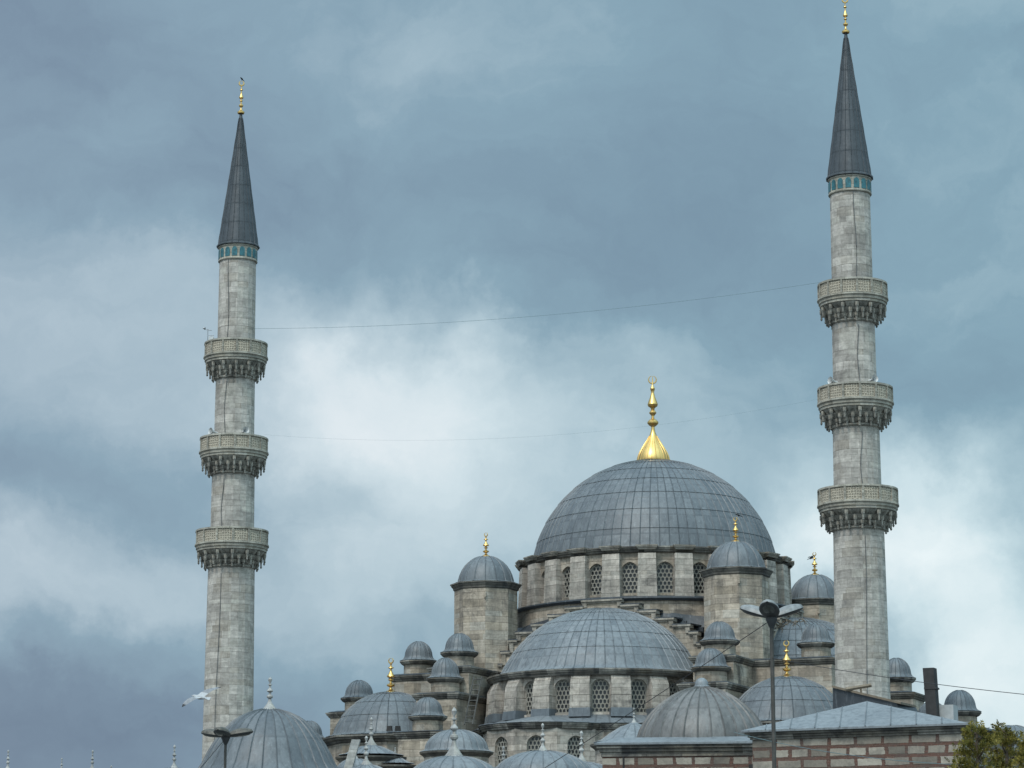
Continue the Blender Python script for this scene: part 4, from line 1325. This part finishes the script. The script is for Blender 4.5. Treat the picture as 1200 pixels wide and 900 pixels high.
# small dome glimpsed behind the flue and one behind the trees
gal = tag(empty('side_gallery', (0, 0, 0)), 'low gallery roof with small weathered domes behind the trees at the right edge', 'gallery')
for px, py, Y, r, h in ((1092, 822, 172.0, 0.95, 1.1), (1186, 850, 150.0, 1.75, 1.6)):
    P = at(px, py, Y)
    pr = [(max(r * math.sin(R(9) * k_), 0.01), P.z - h + h * math.cos(R(9) * k_)) for k_ in range(10)] + [(r + 0.05, P.z - h - 0.05), (r + 0.3, P.z - h - 0.14)]
    d = dome_mesh(pr, 18, 1, 0.06, 0.035, sub=2, rmin=0.2).build('dome', 'lead_sheet', gal, (P.x, P.y, 0))
    m = MB(); m.lathe([(r * 0.5, P.z - h - 0.1), (r + 0.32, P.z - h - 0.15), (r + 0.28, P.z - h - 0.3), (r, P.z - h - 0.4), (r, 0)], 16)
    m.build('drum', 'ashlar', d)

# ================================================================== street lamps
def lamp_head(root, ang, tilt, L=0.98, z=0.0, top='lamp_top'):
    """shallow boat shaped lamp head on a short arm"""
    M = Matrix.Translation((0, 0, z)) @ Matrix.Rotation(ang, 4, 'Z') @ Matrix.Rotation(tilt, 4, 'X')
    m = MB()
    ns, nr = 16, 14
    rows = []
    for i in range(ns + 1):
        f = i / ns
        y = -0.10 - L * f
        wd = 0.05 + 0.25 * math.sin(PI * min(1, (0.12 + 0.88 * f))) ** 0.55 * (1 if f < 0.98 else 0.55)
        if i == ns:
            wd = 0.03
        hu = 0.04 + 0.17 * math.sin(PI * (0.08 + 0.86 * f)) ** 0.8
        if i == ns:
            hu = 0.02
        rows.append([M @ Vector((wd * math.cos(2 * PI * j / nr), y, (hu if math.sin(2 * PI * j / nr) > 0 else hu * 0.45) * math.sin(2 * PI * j / nr))) for j in range(nr)])
    i0 = m.grid(rows, [[(0, 0)] * (nr + 1)] * len(rows), True)
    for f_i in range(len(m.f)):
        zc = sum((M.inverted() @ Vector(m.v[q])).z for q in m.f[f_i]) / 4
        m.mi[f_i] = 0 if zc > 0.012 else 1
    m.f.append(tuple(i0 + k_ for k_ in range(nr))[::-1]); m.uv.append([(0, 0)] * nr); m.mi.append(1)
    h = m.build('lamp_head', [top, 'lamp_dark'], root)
    m = MB()
    rows = []
    for ring, zz in ((1.0, -0.050), (0.85, -0.085), (0.45, -0.105), (0.02, -0.11)):
        rows.append([M @ Vector((0.19 * ring * math.cos(2 * PI * j / 16), -0.10 - L * 0.60 + 0.30 * ring * math.sin(2 * PI * j / 16), zz)) for j in range(16)])
    m.grid(rows, [[(0, 0)] * 17] * 4, True)
    m.build('lens', 'lens', h)
    return h
def street_lamp(px, py, Y, angs, tilt, label, sc_=1.0, thick=0.075, top='lamp_top'):
    P = at(px, py, Y)
    root = tag(empty('street_lamp', (P.x, P.y, 0)), label, 'street lamp', 'street lamps with three heads')
    m = MB(); m.tube([(0, 0, 0), (0, 0, 1.2), (0, 0, 1.22), (0, 0, P.z - 0.05)], [0.10, 0.095, thick + 0.012, thick], 12)
    m.build('pole', 'pole_paint', root)
    m = MB(); m.lathe([(0.02, 0.14), (0.10, 0.11), (0.17, 0.02), (0.17, -0.06), (0.11, -0.20), (thick, -0.32)], 14)
    m.build('hub', 'lamp_dark', root, (0, 0, P.z))
    for a in angs:
        lamp_head(root, a, tilt, L=0.98 * sc_, z=P.z, top=top)
    return root
lamp1 = street_lamp(904, 724, 80.0, (R(-12), R(108), R(-122)), R(-19), 'street lamp with three boat shaped heads and a stay wire, right of the main dome', 1.0, 0.058)
# twigs of an old nest hanging under the right head
m = MB()
P = at(904, 723, 80.0)
for k_ in range(46):
    f = rnd.random()
    q = Vector((0.12 + 0.85 * f, rnd.uniform(-0.1, 0.35), P.z - 0.16 + 0.14 * f + rnd.uniform(-0.16, 0.05) * (1.2 - f * 0.6)))
    d = Vector((rnd.uniform(-0.2, 0.2), rnd.uniform(-0.15, 0.15), rnd.uniform(-0.22, 0.08)))
    m.tube([(q.x, q.y, q.z), tuple(q + d * 0.5 + Vector((rnd.uniform(-.04, .04), 0, 0))), tuple(q + d)], [0.014, 0.011, 0.005], 4)
nest = m.build('twig_nest', 'timber', None, (P.x, P.y, 0))
tag(nest, 'dark straggling twigs of a nest under the right head of the nearer street lamp', 'nest')
lamp2 = street_lamp(264.5, 863, 103.0, (R(-10), R(80), R(-116)), R(-9), 'dark street lamp with three heads in front of the steep lead dome at left', 1.0, 0.05, 'lamp_brown')

# ================================================================== loudspeakers
def speaker(root, rel_ang, label, zoff=0.32, r=None):
    zz = PT[1] + zoff
    rr_ = BR[1] - 0.30 if r is None else r
    o = MB()
    prof = [(0.24, 0.0), (0.225, 0.02), (0.15, 0.16), (0.085, 0.30), (0.06, 0.42), (0.075, 0.43), (0.075, 0.60), (0.03, 0.62)]
    Mx = Matrix.Rotation(-PI / 2 + R(8), 4, 'X')
    Mx = Matrix.Rotation(rel_ang, 4, 'Z') @ Matrix.Rotation(R(82), 4, 'X') 
    t_ = empty('loudspeaker', (root.location.x + rr_ * math.sin(rel_ang), root.location.y - rr_ * math.cos(rel_ang), zz))
    tag(t_, label, 'loudspeaker', 'loudspeakers on the minaret balconies')
    h = MB(); h.lathe([(r_, -z_) for r_, z_ in prof], 18, M=Mx)
    h.build('horn', 'white_paint', t_)
    h = MB(); h.lathe([(0.01, -0.34), (0.06, -0.31), (0.10, -0.27)], 12, M=Mx)
    h.build('driver', 'dull_metal', t_)
    h = MB(); h.tube([(0, 0, -0.03), (0, 0, -0.62)], 0.025, 6)
    h.build('bracket', 'dull_metal', t_)
speaker(MR_, R(-58), 'white horn loudspeaker at the left of the middle balcony of the right minaret')
speaker(MR_, R(32), 'white horn loudspeaker at the right of the middle balcony of the right minaret')
speaker(ML_, R(-50), 'white horn loudspeaker at the left of the middle balcony of the left minaret')
speaker(ML_, R(30), 'white horn loudspeaker at the right of the middle balcony of the left minaret')
# weather mast on the left minaret's top balcony
mast = tag(empty('weather_mast', (ML_.location.x - BR[0] + 0.2, ML_.location.y - 0.5, PT[0])), 'thin instrument mast on the top balcony of the left minaret', 'mast')
m = MB(); m.tube([(0, 0, -0.2), (0, 0, 0.95)], 0.03, 6); m.tube([(-0.28, 0, 0.95), (0.28, 0, 0.86)], 0.025, 6); m.tube([(0.05, 0, 0.5), (0.42, 0, 0.5)], 0.025, 6)
m.build('mast_pole', 'dull_metal', mast)
m = MB(); m.lathe([(0.01, 0.12), (0.09, 0.08), (0.12, 0.0), (0.03, -0.03)], 10)
m.build('sensor', 'dull_metal', mast, (-0.25, 0, 1.0))
m = MB(); m.box((0.25, 0, 0.25), (0.34, 0.25, 0.30)); m.build('cabinet', 'white_paint', mast)

# ================================================================== cables
def cable(name, a, b, sag, r, label, mat='wire_grey', n=40):
    a, b = Vector(a), Vector(b)
    pts = [a.lerp(b, k_ / n) - Vector((0, 0, sag * 4 * (k_ / n) * (1 - k_ / n))) for k_ in range(n + 1)]
    m = MB(); m.tube(pts, r, 5)
    return tag(m.build(name, mat), label, 'cable')
L0 = ML_.location; R0 = MR_.location
dLR = (R0 - L0).normalized()
cable('cable', Vector((L0.x, L0.y, 0)) + dLR * SH[0] + Vector((0, 0, at(600, 387, L0.y).z)), Vector((R0.x, R0.y, 0)) - dLR * SH[0] + Vector((0, 0, at(600, 326.5, R0.y).z)), 0.75, 0.010,
      'thin cable strung between the top balconies of the two minarets')
cable('cable', Vector((L0.x, L0.y, 0)) + dLR * BR[1] + Vector((0, 0, at(600, 512, L0.y).z)), Vector((R0.x, R0.y, 0)) - dLR * BR[1] + Vector((0, 0, at(600, 464, R0.y).z)), 1.3, 0.0035,
      'faint cable strung between the middle balconies of the minarets, passing the gilded finial')
cable('cable', at(904.5, 771, 80), at(1300, 823, 62), 0.12, 0.009, 'black cable running from the nearer street lamp past the flue to the right edge', 'cable_black')
cable('cable', at(903, 727, 80), at(400, 1046, 112), 0.15, 0.012, 'stay wire running down to the left from the nearer street lamp', 'cable_black')
cable('cable', at(860, 858, 96), at(1260, 898, 66), 0.35, 0.010, 'grey cable drooping across the brick front of the hip roofed building')
cable('cable', at(262, 868, 103), at(190, 950, 118), 0.05, 0.012, 'wire dropping left from the lamp by the steep lead dome', 'cable_black')

# ================================================================== things on the roofs
# ladder leaning beside the left turret block
lad = tag(empty('ladder', (0, 0, 0)), 'dark metal ladder leaning between the turret blocks and the front half dome', 'ladder')
q0, q1 = at(549, 849, 181.5), at(560, 793, 183.0)
side = Vector((0.27, -0.08, 0))
m = MB(); m.tube([q0 - side, q1 - side], 0.05, 5); m.build('rail', 'pole_paint', lad)
m = MB(); m.tube([q0 + side, q1 + side], 0.05, 5); m.build('rail', 'pole_paint', lad)
for k_ in range(9):
    c = q0.lerp(q1, (k_ + 0.5) / 9)
    m = MB(); m.tube([c - side, c + side], 0.035, 5); m.build('rung', 'pole_paint', lad)
# floodlight on the left corner dome's edge
P = at(461.5, 860.5, 187.6)
fl = tag(empty('floodlight', (P.x, P.y, P.z)), 'dark floodlights on a bracket at the foot of the left corner dome', 'floodlight')
m = MB(); m.tube([(-0.4, 0, 0.15), (0.4, 0, 0.15)], 0.04, 6); m.tube([(0, 0, 0.15), (0, 0, -0.05)], 0.04, 6); m.build('bracket', 'rust_dark', fl)
for dx, az in ((-0.30, -0.3), (0.27, 0.35)):
    m = MB(); m.box((0, 0, 0.40), (0.40, 0.22, 0.34), Matrix.Translation((dx, 0, 0)) @ Matrix.Rotation(az, 4, 'Z'), 0.8); m.build('lamp_case', 'rust_dark', fl)

# ================================================================== birds
def gull():
    root_loc = at(234, 817, 115)
    m = MB()
    # body along local -X (head), spindle with bill
    body = [(-0.335, 0.008), (-0.31, 0.018), (-0.285, 0.022), (-0.25, 0.05), (-0.21, 0.058), (-0.17, 0.055), (-0.10, 0.085), (0.0, 0.10), (0.10, 0.085), (0.20, 0.05), (0.28, 0.035)]
    rows = []
    for x, r in body:
        rows.append([Vector((x, r * math.cos(2 * PI * j / 10), 0.9 * r * math.sin(2 * PI * j / 10) + (0.015 if x < -0.15 else 0))) for j in range(10)])
    i0 = m.grid(rows[::-1], [[(0, 0)] * 11] * len(rows), True)
    m.f.append(tuple(i0 + (len(rows) - 1) * 10 + k_ for k_ in range(10))); m.uv.append([(0, 0)] * 10); m.mi.append(0)
    # tail fan
    m.hexa([Vector((0.24, -0.05, -0.01)), Vector((0.42, -0.10, -0.012)), Vector((0.42, 0.10, -0.012)), Vector((0.24, 0.05, -0.01)),
            Vector((0.24, -0.05, 0.02)), Vector((0.42, -0.10, 0.004)), Vector((0.42, 0.10, 0.004)), Vector((0.24, 0.05, 0.02))])
    # wings: swept, rising to the wrist then falling to the tip
    for s in (-1, 1):
        k1 = 0.62 if s > 0 else -0.50
        st = [(y, xl + k1 * y, xt + k1 * y, z) for y, xl, xt, z in ((0.02, -0.14, 0.15, 0.02), (0.20, -0.15, 0.15, 0.09), (0.38, -0.13, 0.14, 0.12), (0.55, -0.10, 0.13, 0.10), (0.70, -0.05, 0.10, 0.06), (0.80, 0.02, 0.05, 0.02))]
        rows = []
        for y, xl, xt, z in st:
            xm = xl + (xt - xl) * 0.3
            rows.append([Vector((xl, s * y, z)), Vector((xm, s * y, z + 0.022)), Vector((xt, s * y, z)), Vector((xm, s * y, z - 0.012))])
        if s < 0:
            rows = [r[::-1] for r in rows]
        i1 = len(m.f)
        m.grid(rows, [[(0, 0)] * 5] * len(rows), True)
        for q in range(i1, len(m.f)):
            seg = (q - i1) // 4
            m.mi[q] = 2 if seg >= 4 else (1 if seg >= 1 else 0)
    o = m.build('seagull', ['gull_white', 'gull_grey', 'bird_black'], None, root_loc, 60)
    wv = Vector((0.30, 0.75, 0.62)).normalized()          # towards one wing tip
    hv = Vector((-0.92, -0.25, -0.22)); hv = (hv - wv * hv.dot(wv)).normalized()
    X_ = -hv; Z_ = X_.cross(wv)
    Mg = Matrix.Identity(4)
    Mg.col[0] = (*X_, 0); Mg.col[1] = (*wv, 0); Mg.col[2] = (*Z_, 0); Mg.col[3] = (*root_loc, 1)
    o.matrix_world = Mg @ Matrix.Scale(1.12, 4)
    tag(o, 'white and grey seagull in flight beside the left minaret', 'bird')
gull()
def small_bird(P, label, flying=False, rz=0.0, s=1.0):
    m = MB()
    body = [(-0.20, 0.008), (-0.15, 0.02), (-0.12, 0.045), (-0.08, 0.05), (-0.03, 0.06), (0.05, 0.075), (0.12, 0.055), (0.18, 0.03), (0.30, 0.025), (0.36, 0.02)]
    rows = [[Vector((x, r * math.cos(2 * PI * j / 8), (0.07 - x * 0.35) + r * math.sin(2 * PI * j / 8))) for j in range(8)] for x, r in body]
    m.grid(rows[::-1], [[(0, 0)] * 9] * len(rows), True)
    if flying:
        for sd in (-1, 1):
            st = [(0.03, -0.06, 0.12, 0.08), (0.20, -0.08, 0.10, 0.20), (0.42, 0.02, 0.12, 0.16)]
            rows = [[Vector((a, sd * y, z)), Vector(((a + b) / 2, sd * y, z + 0.02)), Vector((b, sd * y, z)), Vector(((a + b) / 2, sd * y, z - 0.01))] for y, a, b, z in st]
            m.grid(rows if sd > 0 else [r[::-1] for r in rows], [[(0, 0)] * 5] * 3, True)
    else:
        for sd in (-1, 1):
            m.tube([(0.03, sd * 0.03, 0.0), (0.02, sd * 0.03, -0.09)], 0.012, 4)
    o = m.build('crow' if not flying else 'pigeon', 'bird_black', None, P, 60)
    o.rotation_euler = (0, 0, rz); o.scale = (s, s, s)
    tag(o, label, 'bird')
fr_ = Vector((MC[0], MC[1], 0))
small_bird(at(951, 655, 204), 'small dark bird flying just above the gilded finial right of the main dome', True, R(200))
small_bird(at(864.5, 604.5, 186.7), 'dark bird perched on the gilded finial of the front right tower', False, R(10), 1.0)
tpL = Vector((L0.x, L0.y, ZSP + 2.42)); tpR = Vector((R0.x, R0.y, ZSP + 2.42))
small_bird(tpL, 'dark bird perched on the tip of the left minaret', False, R(60), 0.9)
small_bird(tpR, 'dark bird perched on the tip of the right minaret', False, R(-60), 0.9)

# ================================================================== conifers at the right edge
def conifer(px, py, Y, hw, seed, label, lean=0.0):
    rr_ = random.Random(seed)
    P = at(px, py, Y)
    H = P.z
    root = tag(empty('conifer_tree', (P.x, P.y, 0)), label, 'tree', 'conifers at the right edge')
    m = MB()
    pts = [(lean * f, 0.05 * math.sin(4 * f), H * 0.93 * f) for f in [k_ / 8 for k_ in range(9)]]
    m.tube(pts, [0.17 * (1 - 0.9 * k_ / 8) + 0.01 for k_ in range(9)], 8)
    limbs = []
    for k_ in range(60):
        f = 0.22 + 0.76 * (k_ + rr_.random()) / 60
        z = H * f * 0.96
        prof_ = min(1.0, (1.0 - f) * 2.6 + 0.10)
        ln = hw * prof_ * rr_.uniform(0.62, 1.12)
        az = k_ * 2.4 + rr_.uniform(-0.4, 0.4)
        d = Vector((math.cos(az), math.sin(az), rr_.uniform(0.25, 0.75)))
        base = Vector((lean * f, 0, z - 0.25 * ln))
        tip = base + d * ln
        limbs.append((base, tip))
        m.tube([base, base.lerp(tip, 0.5) - Vector((0, 0, 0.05 * ln)), tip], [0.035, 0.022, 0.007], 5)
    m.build('trunk', 'bark', root)
    c = MB()
    def spray(q, d, s):
        # a flat feathery spray: a short stem of paired leaflets
        d = d.normalized()
        sdv = d.cross(Vector((rr_.uniform(-1, 1), rr_.uniform(-1, 1), rr_.uniform(-1, 1))))
        if sdv.length < 1e-3:
            return
        sdv.normalize()
        nn = d.cross(sdv)
        for j in range(3):
            for sg in (-1, 1):
                b = q + d * s * (0.18 + 0.28 * j)
                e = b + (d * 0.75 + sdv * sg * 0.7 + nn * rr_.uniform(-0.25, 0.25)) * s * (0.5 - 0.09 * j)
                wv = (d - sdv * sg).normalized() * s * 0.085
                c.face([b, b.lerp(e, 0.5) + wv, e, b.lerp(e, 0.5) - wv], [(0, 0)] * 4)
        e = q + d * s
        c.face([q + d * s * 0.5, q + d * s * 0.8 + sdv * s * 0.07, e + d * 0.1 * s, q + d * s * 0.8 - sdv * s * 0.07], [(0, 0)] * 4)
    for base, tip in limbs:
        ln = (tip - base).length
        nsp = int(18 + 34 * ln)
        for k_ in range(nsp):
            f = rr_.uniform(0.18, 1.0) ** 0.8
            q = base.lerp(tip, f)
            rad = 0.20 * ln * (1.1 - 0.6 * f) + 0.05
            off = Vector((rr_.gauss(0, 1), rr_.gauss(0, 1), rr_.gauss(0, 0.9))) * rad * 0.62
            spray(q + off, (tip - base).normalized() * 0.8 + off.normalized() * 0.7 + Vector((0, 0, 0.5)), rr_.uniform(0.11, 0.22))
    c.build('crown', 'cypress_leaf', root)
conifer(1141, 833, 60.0, 1.05, 3, 'olive green conifer in front of the right end of the hip roofed building', 0.05)
conifer(1180, 834, 62.0, 0.98, 11, 'olive green conifer with a bare sprig at its top, in the bottom right corner', -0.05)
conifer(1208, 846, 61.0, 0.85, 17, 'dark conifer cut off by the right edge of the picture', 0.0)
